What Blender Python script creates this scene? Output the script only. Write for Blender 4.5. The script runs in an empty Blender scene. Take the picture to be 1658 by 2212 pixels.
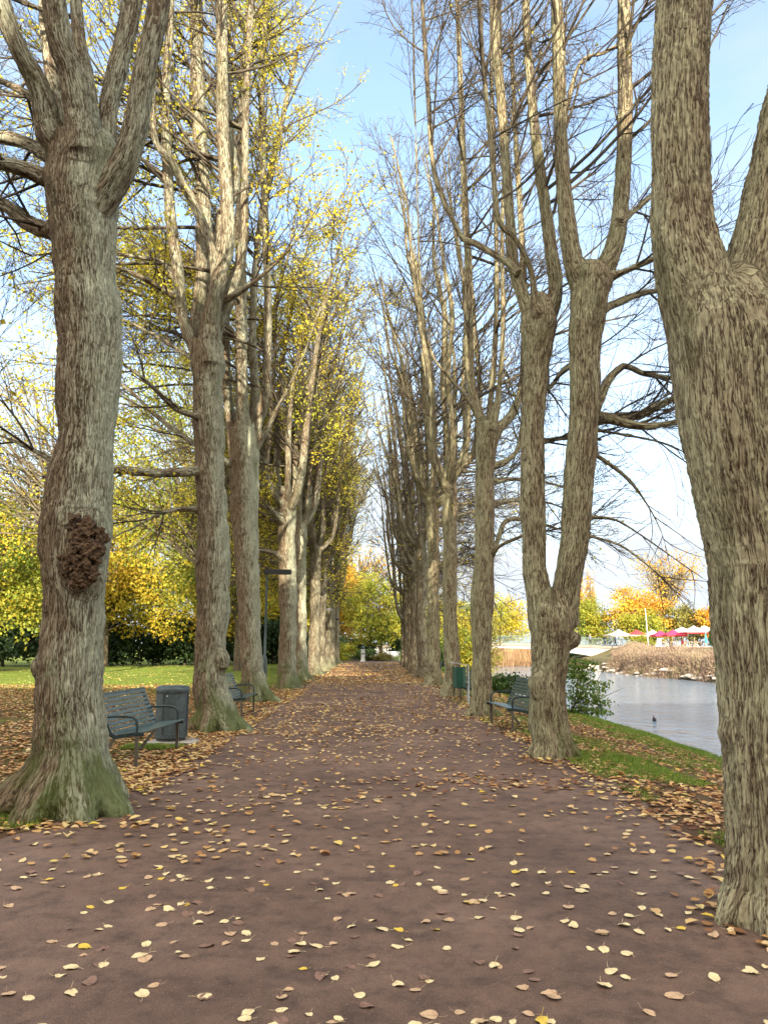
import bpy, bmesh, math, random
import numpy as np
from mathutils import Vector, Matrix

# ------------------------------------------------------------------ scene, camera, sky, sun, exposure
sc = bpy.context.scene
COL = sc.collection
R = math.radians
rng = np.random.default_rng(7)
random.seed(7)

EYE = 1.55
PITCH, YAW = R(10.0), R(0.80)
cam = bpy.data.cameras.new('camera'); cam_o = bpy.data.objects.new('camera', cam); COL.objects.link(cam_o)
cam.sensor_fit = 'VERTICAL'; cam.sensor_height = 36.0; cam.lens = 27.0
cam.clip_start = 0.05; cam.clip_end = 3000
cam_o.location = (0, 0, EYE); cam_o.rotation_euler = (math.pi / 2 + PITCH, 0, -YAW)
sc.camera = cam_o

SUN_EL, SUN_AZ = R(18.0), R(4.0)          # low sun, straight behind the camera, a little to its right
world = bpy.data.worlds.new('World'); sc.world = world; world.use_nodes = True
wn, wl = world.node_tree.nodes, world.node_tree.links
bg = wn['Background']
sky = wn.new('ShaderNodeTexSky'); sky.sky_type = 'NISHITA'; sky.sun_disc = False
sky.sun_elevation = SUN_EL; sky.sun_rotation = math.pi - SUN_AZ; sky.air_density = 1.0; sky.dust_density = 0.6; sky.ozone_density = 1.0
tc = wn.new('ShaderNodeTexCoord'); mp = wn.new('ShaderNodeMapping'); mp.inputs['Scale'].default_value = (1.4, 1.4, 3.4)
nz = wn.new('ShaderNodeTexNoise'); nz.inputs['Scale'].default_value = 2.1; nz.inputs['Detail'].default_value = 7; nz.inputs['Roughness'].default_value = 0.58
rp = wn.new('ShaderNodeValToRGB'); rp.color_ramp.elements[0].position = 0.42; rp.color_ramp.elements[1].position = 0.72
mx = wn.new('ShaderNodeMixRGB'); cb = wn.new('ShaderNodeMixRGB'); cb.inputs[1].default_value = (1.85, 2.02, 2.22, 1); cb.inputs[2].default_value = (11.5, 10.8, 9.9, 1); wl.new(cb.outputs[0], mx.inputs[2])
mm = wn.new('ShaderNodeMath'); mm.operation = 'MULTIPLY_ADD'; mm.inputs[1].default_value = 0.55; mm.inputs[2].default_value = 0.12
wl.new(tc.outputs['Generated'], mp.inputs['Vector']); wl.new(mp.outputs[0], nz.inputs['Vector']); wl.new(nz.outputs['Fac'], rp.inputs[0])
sx = wn.new('ShaderNodeSeparateXYZ'); wl.new(tc.outputs['Generated'], sx.inputs[0])
bk = wn.new('ShaderNodeMapRange'); bk.inputs[1].default_value = 0.25; bk.inputs[2].default_value = -0.5; bk.inputs[3].default_value = 0.0; bk.inputs[4].default_value = 0.75   # extra brightness added to the unseen sky behind the camera to light the scene
wl.new(sx.outputs['Y'], bk.inputs[0]); wl.new(bk.outputs[0], cb.inputs[0])
ad = wn.new('ShaderNodeMath'); ad.operation = 'ADD'; ad.use_clamp = True; wl.new(mm.outputs[0], ad.inputs[0]); wl.new(bk.outputs[0], ad.inputs[1])
hz = wn.new('ShaderNodeMapRange'); hz.inputs[1].default_value = 0.42; hz.inputs[2].default_value = 0.02; hz.inputs[3].default_value = 0.0; hz.inputs[4].default_value = 0.9   # thin pale cloud low over the horizon
wl.new(sx.outputs['Z'], hz.inputs[0]); ad2 = wn.new('ShaderNodeMath'); ad2.operation = 'ADD'; ad2.use_clamp = True
wl.new(rp.outputs[0], mm.inputs[0]); wl.new(ad.outputs[0], ad2.inputs[0]); wl.new(hz.outputs[0], ad2.inputs[1]); wl.new(ad2.outputs[0], mx.inputs[0]); wl.new(sky.outputs[0], mx.inputs[1]); wl.new(mx.outputs[0], bg.inputs[0])
bg.inputs[1].default_value = 0.12

sun = bpy.data.lights.new('sun', 'SUN'); sun.energy = 4.2; sun.angle = R(0.6); sun.color = (1.0, 0.89, 0.73)
sun_o = bpy.data.objects.new('sun', sun); COL.objects.link(sun_o)
sun_o.rotation_euler = (math.pi / 2 - SUN_EL, 0, SUN_AZ)
sun_o.location = (5, -60, 30)

sc.view_settings.view_transform = 'Standard'; sc.view_settings.look = 'None'
sc.view_settings.exposure = 2.1; sc.view_settings.gamma = 1.0
try:
    sc.cycles.max_bounces = 6; sc.cycles.diffuse_bounces = 3; sc.cycles.glossy_bounces = 2
    sc.cycles.transmission_bounces = 3; sc.cycles.transparent_max_bounces = 6
except Exception:
    pass

# ------------------------------------------------------------------ layout helper: picture coordinates + distance along the path -> point
F = 1660.0
_fw = np.array([math.sin(YAW) * math.cos(PITCH), math.cos(YAW) * math.cos(PITCH), math.sin(PITCH)])
_rt = np.array([math.cos(YAW), -math.sin(YAW), 0.0])
_up = np.cross(_rt, _fw)
def at(u, v, Y):
    d = _fw + (u - 829) / F * _rt + (1106 - v) / F * _up
    return d * (Y / d[1]) + np.array([0, 0, EYE])
def mpp(p):                      # metres per layout unit at point p
    return float(np.dot(np.asarray(p) - (0, 0, EYE), _fw)) / F

# ------------------------------------------------------------------ numpy noise
def _hash(i, j, k, s):
    h = (i.astype(np.int64) * 374761393 + j.astype(np.int64) * 668265263 + k.astype(np.int64) * 2147483647 + s * 974711) & 0xffffffff
    h = ((h ^ (h >> 13)) * 1274126177) & 0xffffffff
    return ((h ^ (h >> 16)) & 0xffff) / 65535.0
def vnoise(p, s=0):
    p = np.asarray(p, dtype=np.float64)
    i = np.floor(p).astype(np.int64); f = p - i; f = f * f * (3 - 2 * f)
    x, y, z = i[..., 0], i[..., 1], i[..., 2]
    fx, fy, fz = f[..., 0], f[..., 1], f[..., 2]
    def c(a, b, d): return _hash(x + a, y + b, z + d, s)
    x00 = c(0,0,0) * (1 - fx) + c(1,0,0) * fx; x10 = c(0,1,0) * (1 - fx) + c(1,1,0) * fx
    x01 = c(0,0,1) * (1 - fx) + c(1,0,1) * fx; x11 = c(0,1,1) * (1 - fx) + c(1,1,1) * fx
    return (x00 * (1 - fy) + x10 * fy) * (1 - fz) + (x01 * (1 - fy) + x11 * fy) * fz
def fbm(p, s=0, o=3):
    a, t, n = 1.0, 0.0, 0.0
    for q in range(o):
        t = t + a * vnoise(np.asarray(p) * 2 ** q, s + q * 17); n += a; a *= 0.5
    return t / n

# ------------------------------------------------------------------ materials
def nmat(name):
    m = bpy.data.materials.new(name); m.use_nodes = True
    n = m.node_tree.nodes; l = m.node_tree.links
    return m, n, l, n['Principled BSDF']
def N(n, kind, **kw):
    o = n.new(kind)
    for k, v in kw.items():
        if k in o.inputs: o.inputs[k].default_value = v
        else: setattr(o, k, v)
    return o
def ramp(n, stops):
    r = n.new('ShaderNodeValToRGB'); e = r.color_ramp.elements
    while len(e) < len(stops): e.new(0.5)
    for q, (p, c) in enumerate(stops):
        e[q].position = p; e[q].color = (*c, 1) if len(c) == 3 else c
    return r
def mixc(n, l, fac, a, b, mode='MIX'):
    m = n.new('ShaderNodeMixRGB'); m.blend_type = mode
    for i, x in enumerate((fac, a, b)):
        if hasattr(x, 'links') or isinstance(x, bpy.types.NodeSocket): l.new(x, m.inputs[i])
        elif isinstance(x, (int, float)): m.inputs[i].default_value = x
        else: m.inputs[i].default_value = (*x, 1)
    return m.outputs[0]
def math_(n, l, op, a, b=None, clamp=False):
    m = n.new('ShaderNodeMath'); m.operation = op; m.use_clamp = clamp
    for i, x in enumerate((a, b)):
        if x is None: continue
        if isinstance(x, bpy.types.NodeSocket): l.new(x, m.inputs[i])
        else: m.inputs[i].default_value = x
    return m.outputs[0]

def paint(name, col, rough=0.5, metal=0.0, noise=0.12, scale=14.0, bump=0.0):
    m, n, l, b = nmat(name)
    t = N(n, 'ShaderNodeTexCoord'); z = N(n, 'ShaderNodeTexNoise', Scale=scale, Detail=5.0)
    l.new(t.outputs['Object'], z.inputs['Vector'])
    lo = tuple(c * (1 - noise) for c in col); hi = tuple(min(1, c * (1 + noise)) for c in col)
    r = ramp(n, [(0.3, lo), (0.7, hi)]); l.new(z.outputs['Fac'], r.inputs[0]); l.new(r.outputs[0], b.inputs['Base Color'])
    b.inputs['Roughness'].default_value = rough; b.inputs['Metallic'].default_value = metal
    if bump:
        z2 = N(n, 'ShaderNodeTexNoise', Scale=scale * 6, Detail=4.0); l.new(t.outputs['Object'], z2.inputs['Vector'])
        bp = N(n, 'ShaderNodeBump', Strength=bump, Distance=0.01); l.new(z2.outputs['Fac'], bp.inputs['Height']); l.new(bp.outputs[0], b.inputs['Normal'])
    return m

def bark_material(name, brown, pale, moss=(0.055, 0.075, 0.012), pale_amt=0.5, side=0.0, moss_h=1.0, moss_amt=0.6, furrow=40.0):
    """Bark: brown furrowed bark, shade painted into the furrows, pale lichen on the ridge tops, paler to one side, green moss at the foot."""
    m, n, l, b = nmat(name)
    co = N(n, 'ShaderNodeAttribute', attribute_name='bark').outputs['Vector']
    rd = N(n, 'ShaderNodeAttribute', attribute_name='ridge').outputs['Fac']
    hh = N(n, 'ShaderNodeAttribute', attribute_name='foot').outputs['Fac']
    sep = N(n, 'ShaderNodeSeparateXYZ'); l.new(co, sep.inputs[0])
    mp1 = N(n, 'ShaderNodeMapping'); mp1.inputs['Scale'].default_value = (1, 1, 0.32); l.new(co, mp1.inputs['Vector'])
    big = N(n, 'ShaderNodeTexNoise', Scale=4.6, Detail=7.0, Roughness=0.66); l.new(mp1.outputs[0], big.inputs['Vector'])
    mid = N(n, 'ShaderNodeTexNoise', Scale=19.0, Detail=6.0, Roughness=0.66); l.new(mp1.outputs[0], mid.inputs['Vector'])
    fine = N(n, 'ShaderNodeTexNoise', Scale=70.0, Detail=5.0, Roughness=0.7); l.new(mp1.outputs[0], fine.inputs['Vector'])
    wv = N(n, 'ShaderNodeTexNoise', Scale=9.0, Detail=3.0); l.new(mp1.outputs[0], wv.inputs['Vector'])
    wp = N(n, 'ShaderNodeVectorMath', operation='MULTIPLY_ADD'); l.new(wv.outputs['Color'], wp.inputs[0]); wp.inputs[1].default_value = (.05, .05, .05); l.new(co, wp.inputs[2])
    mp2 = N(n, 'ShaderNodeMapping'); mp2.inputs['Scale'].default_value = (1, 1, 0.085); l.new(wp.outputs[0], mp2.inputs['Vector'])
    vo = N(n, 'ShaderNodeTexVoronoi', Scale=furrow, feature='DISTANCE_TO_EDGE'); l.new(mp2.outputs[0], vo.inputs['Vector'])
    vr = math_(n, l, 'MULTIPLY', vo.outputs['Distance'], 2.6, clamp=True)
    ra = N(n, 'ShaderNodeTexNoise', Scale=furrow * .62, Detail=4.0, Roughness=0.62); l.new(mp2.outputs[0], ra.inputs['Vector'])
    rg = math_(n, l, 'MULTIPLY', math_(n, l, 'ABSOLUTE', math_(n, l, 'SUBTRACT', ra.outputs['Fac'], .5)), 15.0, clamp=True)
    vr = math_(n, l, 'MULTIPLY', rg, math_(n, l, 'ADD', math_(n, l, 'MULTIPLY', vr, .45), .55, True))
    br = ramp(n, [(0.30, tuple(c * 0.66 for c in brown)), (0.5, brown), (0.72, tuple(c * 1.35 for c in brown))]); l.new(mid.outputs['Fac'], br.inputs[0])
    c1 = mixc(n, l, math_(n, l, 'MULTIPLY', fine.outputs['Fac'], 0.45), br.outputs[0], tuple(c * 1.7 for c in brown))
    fr = ramp(n, [(0.0, (0.24, 0.21, 0.19)), (0.3, (0.74, 0.72, 0.70)), (0.65, (1.12, 1.12, 1.12))]); l.new(math_(n, l, 'ADD', vr, math_(n, l, 'MULTIPLY', math_(n, l, 'SUBTRACT', rd, .5), .3)), fr.inputs[0])   # furrow bottoms: dark bark tone plus painted shade that brings out the relief
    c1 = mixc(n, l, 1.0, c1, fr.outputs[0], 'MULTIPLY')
    # lichen mask: patches + ridge tops + paler towards one side
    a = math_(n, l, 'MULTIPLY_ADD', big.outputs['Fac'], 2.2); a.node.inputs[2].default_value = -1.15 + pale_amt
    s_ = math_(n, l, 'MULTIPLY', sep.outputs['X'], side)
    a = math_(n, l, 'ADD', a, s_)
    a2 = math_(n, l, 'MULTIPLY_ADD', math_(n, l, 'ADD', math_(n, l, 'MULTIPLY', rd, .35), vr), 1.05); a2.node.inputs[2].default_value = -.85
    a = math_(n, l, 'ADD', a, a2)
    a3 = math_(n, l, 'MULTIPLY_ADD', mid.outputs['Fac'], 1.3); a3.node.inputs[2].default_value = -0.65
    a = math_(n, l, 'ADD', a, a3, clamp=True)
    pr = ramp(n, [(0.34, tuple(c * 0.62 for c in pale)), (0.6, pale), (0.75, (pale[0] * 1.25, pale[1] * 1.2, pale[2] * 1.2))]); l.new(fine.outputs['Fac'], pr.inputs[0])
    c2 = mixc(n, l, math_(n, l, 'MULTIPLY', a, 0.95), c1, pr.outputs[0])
    # moss
    g = math_(n, l, 'MULTIPLY_ADD', hh, -1.0 / moss_h); g.node.inputs[2].default_value = moss_amt
    gn = math_(n, l, 'MULTIPLY_ADD', big.outputs['Fac'], 5.5); gn.node.inputs[2].default_value = -2.85
    g = math_(n, l, 'ADD', g, gn, clamp=True)
    c3 = mixc(n, l, math_(n, l, 'MULTIPLY', g, 0.8), c2, moss)
    up = N(n, 'ShaderNodeTexNoise', Scale=2.6, Detail=5.0); l.new(mp1.outputs[0], up.inputs['Vector'])
    ur = ramp(n, [(0.57, (0, 0, 0)), (0.70, (1, 1, 1))]); l.new(up.outputs['Fac'], ur.inputs[0])
    c4 = mixc(n, l, math_(n, l, 'MULTIPLY', ur.outputs[0], 0.45), c3, (0.06, 0.062, 0.02))
    l.new(c4, b.inputs['Base Color']); b.inputs['Roughness'].default_value = 0.92; b.inputs['Specular IOR Level'].default_value = 0.15
    hgt = math_(n, l, 'ADD', vr, math_(n, l, 'MULTIPLY', fine.outputs['Fac'], 0.8))
    bp = N(n, 'ShaderNodeBump', Strength=0.8, Distance=0.012); l.new(hgt, bp.inputs['Height']); l.new(bp.outputs[0], b.inputs['Normal'])
    return m

def leaf_material(name, stops, trans=0.35, rough=0.6):
    m, n, l, b = nmat(name)
    at_ = N(n, 'ShaderNodeAttribute', attribute_name='tint')
    r = ramp(n, stops); l.new(at_.outputs['Fac'], r.inputs[0])
    l.new(r.outputs[0], b.inputs['Base Color']); b.inputs['Roughness'].default_value = rough; b.inputs['Specular IOR Level'].default_value = 0.25
    tr = N(n, 'ShaderNodeBsdfTranslucent'); l.new(r.outputs[0], tr.inputs['Color'])
    ms = N(n, 'ShaderNodeMixShader'); ms.inputs[0].default_value = trans
    l.new(b.outputs[0], ms.inputs[1]); l.new(tr.outputs[0], ms.inputs[2]); l.new(ms.outputs[0], n['Material Output'].inputs['Surface'])
    return m

# ------------------------------------------------------------------ object helpers
def link(o, parent=None):
    COL.objects.link(o)
    if parent is not None: o.parent = parent
    return o
def tag(o, label=None, cat=None, group=None, kind=None):
    if label: o['label'] = label
    if cat: o['category'] = cat
    if group: o['group'] = group
    if kind: o['kind'] = kind
    return o
def thing(name, label, cat, loc=(0, 0, 0), rz=0.0, group=None):
    o = bpy.data.objects.new(name, None); o.empty_display_size = 0.2
    o.location = tuple(float(c) for c in loc); o.rotation_euler = (0, 0, rz); link(o)
    return tag(o, label, cat, group)
def make_mesh(name, V, Fs, mat, attrs=None, smooth=True):
    me = bpy.data.meshes.new(name)
    V = np.asarray(V, dtype=np.float32); Fs = [np.asarray(f, dtype=np.int32) for f in Fs if len(f)]
    me.vertices.add(len(V)); me.vertices.foreach_set('co', V.ravel())
    loops = np.concatenate([f.ravel() for f in Fs]); tot = np.concatenate([np.full(len(f), f.shape[1], dtype=np.int32) for f in Fs])
    me.loops.add(len(loops)); me.loops.foreach_set('vertex_index', loops)
    me.polygons.add(len(tot)); me.polygons.foreach_set('loop_start', np.concatenate([[0], np.cumsum(tot)[:-1]]).astype(np.int32))
    me.polygons.foreach_set('use_smooth', np.full(len(tot), smooth))
    me.update(calc_edges=True)
    for k, a in (attrs or {}).items():
        a = np.asarray(a, dtype=np.float32)
        if a.ndim == 2: me.attributes.new(k, 'FLOAT_VECTOR', 'POINT').data.foreach_set('vector', a.ravel())
        else: me.attributes.new(k, 'FLOAT', 'POINT').data.foreach_set('value', a)
    me.materials.append(mat)
    return me
def mobj(name, V, Fs, mat, parent=None, attrs=None, smooth=True, loc=None):
    o = bpy.data.objects.new(name, make_mesh(name, V, Fs, mat, attrs, smooth))
    if loc is not None: o.location = loc
    return link(o, parent)

class MB:
    """Collects simple solids into one mesh."""
    def __init__(s): s.v = []; s.f = []
    def add(s, verts, faces):
        k = len(s.v); s.v += [tuple(map(float, p)) for p in verts]; s.f += [tuple(i + k for i in f) for f in faces]
    def box(s, c, d, rot=None):
        c = Vector(c); M = rot or Matrix.Identity(3)
        P = [c + M @ Vector((x * d[0] / 2, y * d[1] / 2, z * d[2] / 2)) for x in (-1, 1) for y in (-1, 1) for z in (-1, 1)]
        s.add(P, [(0,1,3,2),(4,6,7,5),(0,4,5,1),(2,3,7,6),(0,2,6,4),(1,5,7,3)])
    def bar(s, a, b, w, h, upv=(0, 0, 1)):
        a, b = Vector(a), Vector(b); t = (b - a).normalized(); x = t.cross(Vector(upv))
        if x.length < 1e-4: x = t.cross(Vector((0, 1, 0)))
        x.normalize(); y = x.cross(t)
        P = [p + x * sx * w / 2 + y * sy * h / 2 for p in (a, b) for sx, sy in ((-1,-1),(1,-1),(1,1),(-1,1))]
        s.add(P, [(3,2,1,0),(4,5,6,7),(0,1,5,4),(1,2,6,5),(2,3,7,6),(3,0,4,7)])
    def tube(s, pts, rad, n=10, caps=True):
        pts = [Vector(p) for p in pts]; rad = rad if hasattr(rad, '__len__') else [rad] * len(pts)
        k0 = len(s.v); vs = []; fs = []; px = None
        for i, p in enumerate(pts):
            t = (pts[min(i + 1, len(pts) - 1)] - pts[max(i - 1, 0)]).normalized()
            if px is None: px = t.orthogonal().normalized()
            px = (px - t * px.dot(t)).normalized(); py = t.cross(px)
            for q in range(n):
                a = 2 * math.pi * q / n; vs.append(p + (px * math.cos(a) + py * math.sin(a)) * rad[i])
        for i in range(len(pts) - 1):
            for q in range(n):
                fs.append((i*n+q, i*n+(q+1)%n, (i+1)*n+(q+1)%n, (i+1)*n+q))
        if caps: fs.append(tuple(reversed(range(n)))); fs.append(tuple(range((len(pts)-1)*n, len(pts)*n)))
        s.add(vs, fs)
    def lathe(s, prof, n=24, c=(0, 0, 0)):
        s.tube_profile(prof, n, c)
    def tube_profile(s, prof, n, c):
        vs = [(c[0] + r * math.cos(2*math.pi*q/n), c[1] + r * math.sin(2*math.pi*q/n), c[2] + z) for r, z in prof for q in range(n)]
        fs = [(i*n+q, i*n+(q+1)%n, (i+1)*n+(q+1)%n, (i+1)*n+q) for i in range(len(prof)-1) for q in range(n)]
        fs.append(tuple(reversed(range(n)))); fs.append(tuple(range((len(prof)-1)*n, len(prof)*n)))
        s.add(vs, fs)
    def build(s, name, mat, parent=None, bevel=0.0, smooth=False, loc=None, rz=0.0):
        me = bpy.data.meshes.new(name); me.from_pydata(s.v, [], s.f); me.materials.append(mat)
        if bevel:
            bm = bmesh.new(); bm.from_mesh(me)
            bmesh.ops.bevel(bm, geom=[e for e in bm.edges if e.calc_face_angle(0) > 0.6], offset=bevel, segments=2, affect='EDGES', profile=0.6)
            bm.to_mesh(me); bm.free()
        if smooth:
            me.polygons.foreach_set('use_smooth', [True] * len(me.polygons))
            try: me.set_sharp_from_angle(angle=R(40))
            except Exception: pass
        o = bpy.data.objects.new(name, me)
        if loc is not None: o.location = loc
        o.rotation_euler = (0, 0, rz)
        return link(o, parent)
def remesh(V, Fs, voxel, smooth_it=6):
    """Voxel union of overlapping closed solids -> numpy vertices and quads."""
    me = bpy.data.meshes.new('tmp'); me.from_pydata([tuple(map(float, p)) for p in V], [], [tuple(map(int, f)) for f in Fs])
    o = bpy.data.objects.new('tmp', me); COL.objects.link(o)
    md = o.modifiers.new('r', 'REMESH'); md.mode = 'VOXEL'; md.voxel_size = voxel
    ms = o.modifiers.new('s', 'SMOOTH'); ms.factor = 0.5; ms.iterations = smooth_it
    dg = bpy.context.evaluated_depsgraph_get(); ev = o.evaluated_get(dg); m2 = ev.to_mesh()
    v = np.empty(len(m2.vertices) * 3); m2.vertices.foreach_get('co', v)
    nn = np.empty(len(m2.vertices) * 3); m2.vertices.foreach_get('normal', nn)
    q = np.empty(len(m2.loops), dtype=np.int32); m2.loops.foreach_get('vertex_index', q)
    t = np.empty(len(m2.polygons), dtype=np.int32); m2.polygons.foreach_get('loop_total', t)
    ev.to_mesh_clear(); bpy.data.objects.remove(o); bpy.data.meshes.remove(me)
    assert (t == 4).all()
    return v.reshape(-1, 3), nn.reshape(-1, 3), q.reshape(-1, 4)

# ------------------------------------------------------------------ curves and tubes
def resample(P, rad, step):
    P = np.asarray(P, float); rad = np.asarray(rad, float); n = len(P)
    if n == 2: P = np.array([P[0], (P[0] + P[1]) / 2, P[1]]); rad = np.array([rad[0], rad.mean(), rad[1]]); n = 3
    Q = np.vstack([2 * P[0] - P[1], P, 2 * P[-1] - P[-2]]); out = []; ro = []
    for i in range(n - 1):
        p0, p1, p2, p3 = Q[i:i + 4]; k = max(2, int(np.linalg.norm(p2 - p1) / step))
        t = np.arange(k) / k; t = t[:, None]
        out.append(0.5 * (2*p1 + (p2-p0)*t + (2*p0-5*p1+4*p2-p3)*t**2 + (3*p1-p0-3*p2+p3)*t**3))
        ro.append(rad[i] + (rad[i+1] - rad[i]) * t[:, 0])
    out.append(P[-1:]); ro.append(rad[-1:])
    return np.vstack(out), np.concatenate(ro)
def batch_tubes(pts, rad, s):
    """pts (M,n,3), rad (M,n) -> verts, quads, bark coordinates"""
    M, n, _ = pts.shape
    t = np.gradient(pts, axis=1); t /= np.linalg.norm(t, axis=2, keepdims=True) + 1e-9
    ref = np.where(np.abs(t[:, :1, 2:3]) > 0.7, np.array([[[1.0, 0.12, 0.05]]]), np.array([[[0.05, 0.08, 1.0]]]))
    x = np.cross(t, np.broadcast_to(ref, t.shape)); x /= np.linalg.norm(x, axis=2, keepdims=True) + 1e-9
    y = np.cross(t, x); a = 2 * np.pi * np.arange(s) / s; ca, sa = np.cos(a), np.sin(a)
    ring = x[:, :, None, :] * ca[None, None, :, None] + y[:, :, None, :] * sa[None, None, :, None]
    V = pts[:, :, None, :] + ring * rad[:, :, None, None]
    L = np.concatenate([np.zeros((M, 1)), np.cumsum(np.linalg.norm(np.diff(pts, axis=1), axis=2), axis=1)], axis=1) + np.arange(M)[:, None] * 1.7
    B = np.stack([np.broadcast_to(ca * 1.0, (M, n, s)) * rad[:, :, None], np.broadcast_to(sa, (M, n, s)) * rad[:, :, None], np.broadcast_to(L[:, :, None], (M, n, s))], axis=3)
    i = np.arange(M)[:, None, None] * n * s + np.arange(n - 1)[None, :, None] * s
    q = np.arange(s)[None, None, :]; q2 = (q + 1) % s
    Q = np.stack([i + q, i + q2, i + s + q2, i + s + q], axis=3).reshape(-1, 4)
    return V.reshape(-1, 3), Q, B.reshape(-1, 3)
class Tubes:
    def __init__(s): s.V = []; s.Q = []; s.B = []; s.n = 0
    def add(s, pts, rad, sides):
        if len(pts) == 0: return
        V, Q, B = batch_tubes(pts, rad, sides); s.V.append(V); s.Q.append(Q + s.n); s.B.append(B); s.n += len(V)
    def build(s, name, mat, parent, origin):
        if not s.n: return None
        V = np.vstack(s.V); B = np.vstack(s.B)
        return mobj(name, V - origin, [np.vstack(s.Q)], mat, parent, {'bark': B, 'ridge': np.full(len(V), 0.4), 'foot': np.full(len(V), 9.0)})
def unit(v): return v / (np.linalg.norm(v, axis=-1, keepdims=True) + 1e-9)
def grow(start, dirs, length, r0, n, wander, up, r_end=0.35):
    """Many curving shoots at once."""
    M = len(start); pts = np.empty((M, n + 1, 3)); pts[:, 0] = start; d = unit(dirs); w = rng.normal(0, 1, (M, 3)) * wander
    upv = np.broadcast_to(np.asarray(up, float), (M,)) if np.ndim(up) <= 1 else up
    for k in range(n):
        w = 0.55 * w + rng.normal(0, 1, (M, 3)) * wander
        d = d + w / n * 3; d[:, 2] += upv / n; d = unit(d)
        pts[:, k + 1] = pts[:, k] + d * (length / n)[:, None]
    t = np.arange(n + 1) / n
    return pts, r0[:, None] * (1 - (1 - r_end) * t[None, :])
def sample_on(pts, rad, k, t0, t1):
    """k random points on every curve: positions, tangents, radii"""
    M, n, _ = pts.shape; t = rng.uniform(t0, t1, (M, k)) * (n - 1); i = np.minimum(t.astype(int), n - 2); f = t - i
    r = np.arange(M)[:, None]
    p = pts[r, i] * (1 - f)[..., None] + pts[r, i + 1] * f[..., None]
    d = unit(pts[r, i + 1] - pts[r, i]); q = rad[r, i] * (1 - f) + rad[r, i + 1] * f
    return p.reshape(-1, 3), d.reshape(-1, 3), q.ravel()
def side_dirs(d, spread, flat=1.0):
    x = rng.normal(0, 1, d.shape); x[:, 2] *= flat
    x = unit(x - d * np.sum(x * d, axis=1, keepdims=True))
    return unit(d * np.cos(spread)[:, None] + x * np.sin(spread)[:, None])
def leaf_quads(P, size, droop=0.5, tint=None):
    """One bent four-cornered leaf at each point (two faces, six corners)."""
    M = len(P); a = unit(rng.normal(0, 1, (M, 3)) + np.array([0, 0, -droop])); b = unit(np.cross(a, rng.normal(0, 1, (M, 3)))); c = np.cross(a, b)
    s = (size * rng.uniform(0.6, 1.25, M))[:, None]
    tip = P + a * s; m1 = P + a * s * 0.45 + b * s * 0.46 + c * s * 0.10; m2 = P + a * s * 0.45 - b * s * 0.46 + c * s * 0.10
    V = np.stack([P, m1, tip, m2], axis=1).reshape(-1, 3); k = np.arange(M)[:, None] * 4
    Q = k + np.array([[0, 1, 2, 3]])
    tn = rng.uniform(0, 1, M) if tint is None else tint
    return V, Q, np.repeat(tn, 4)
def leaves_obj(name, P, size, mat, parent, origin, droop=0.5, tint=None):
    if len(P) == 0: return None
    V, Q, t = leaf_quads(P, size, droop, tint)
    return mobj(name, V - origin, [Q], mat, parent, {'tint': t}, smooth=False)

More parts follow.
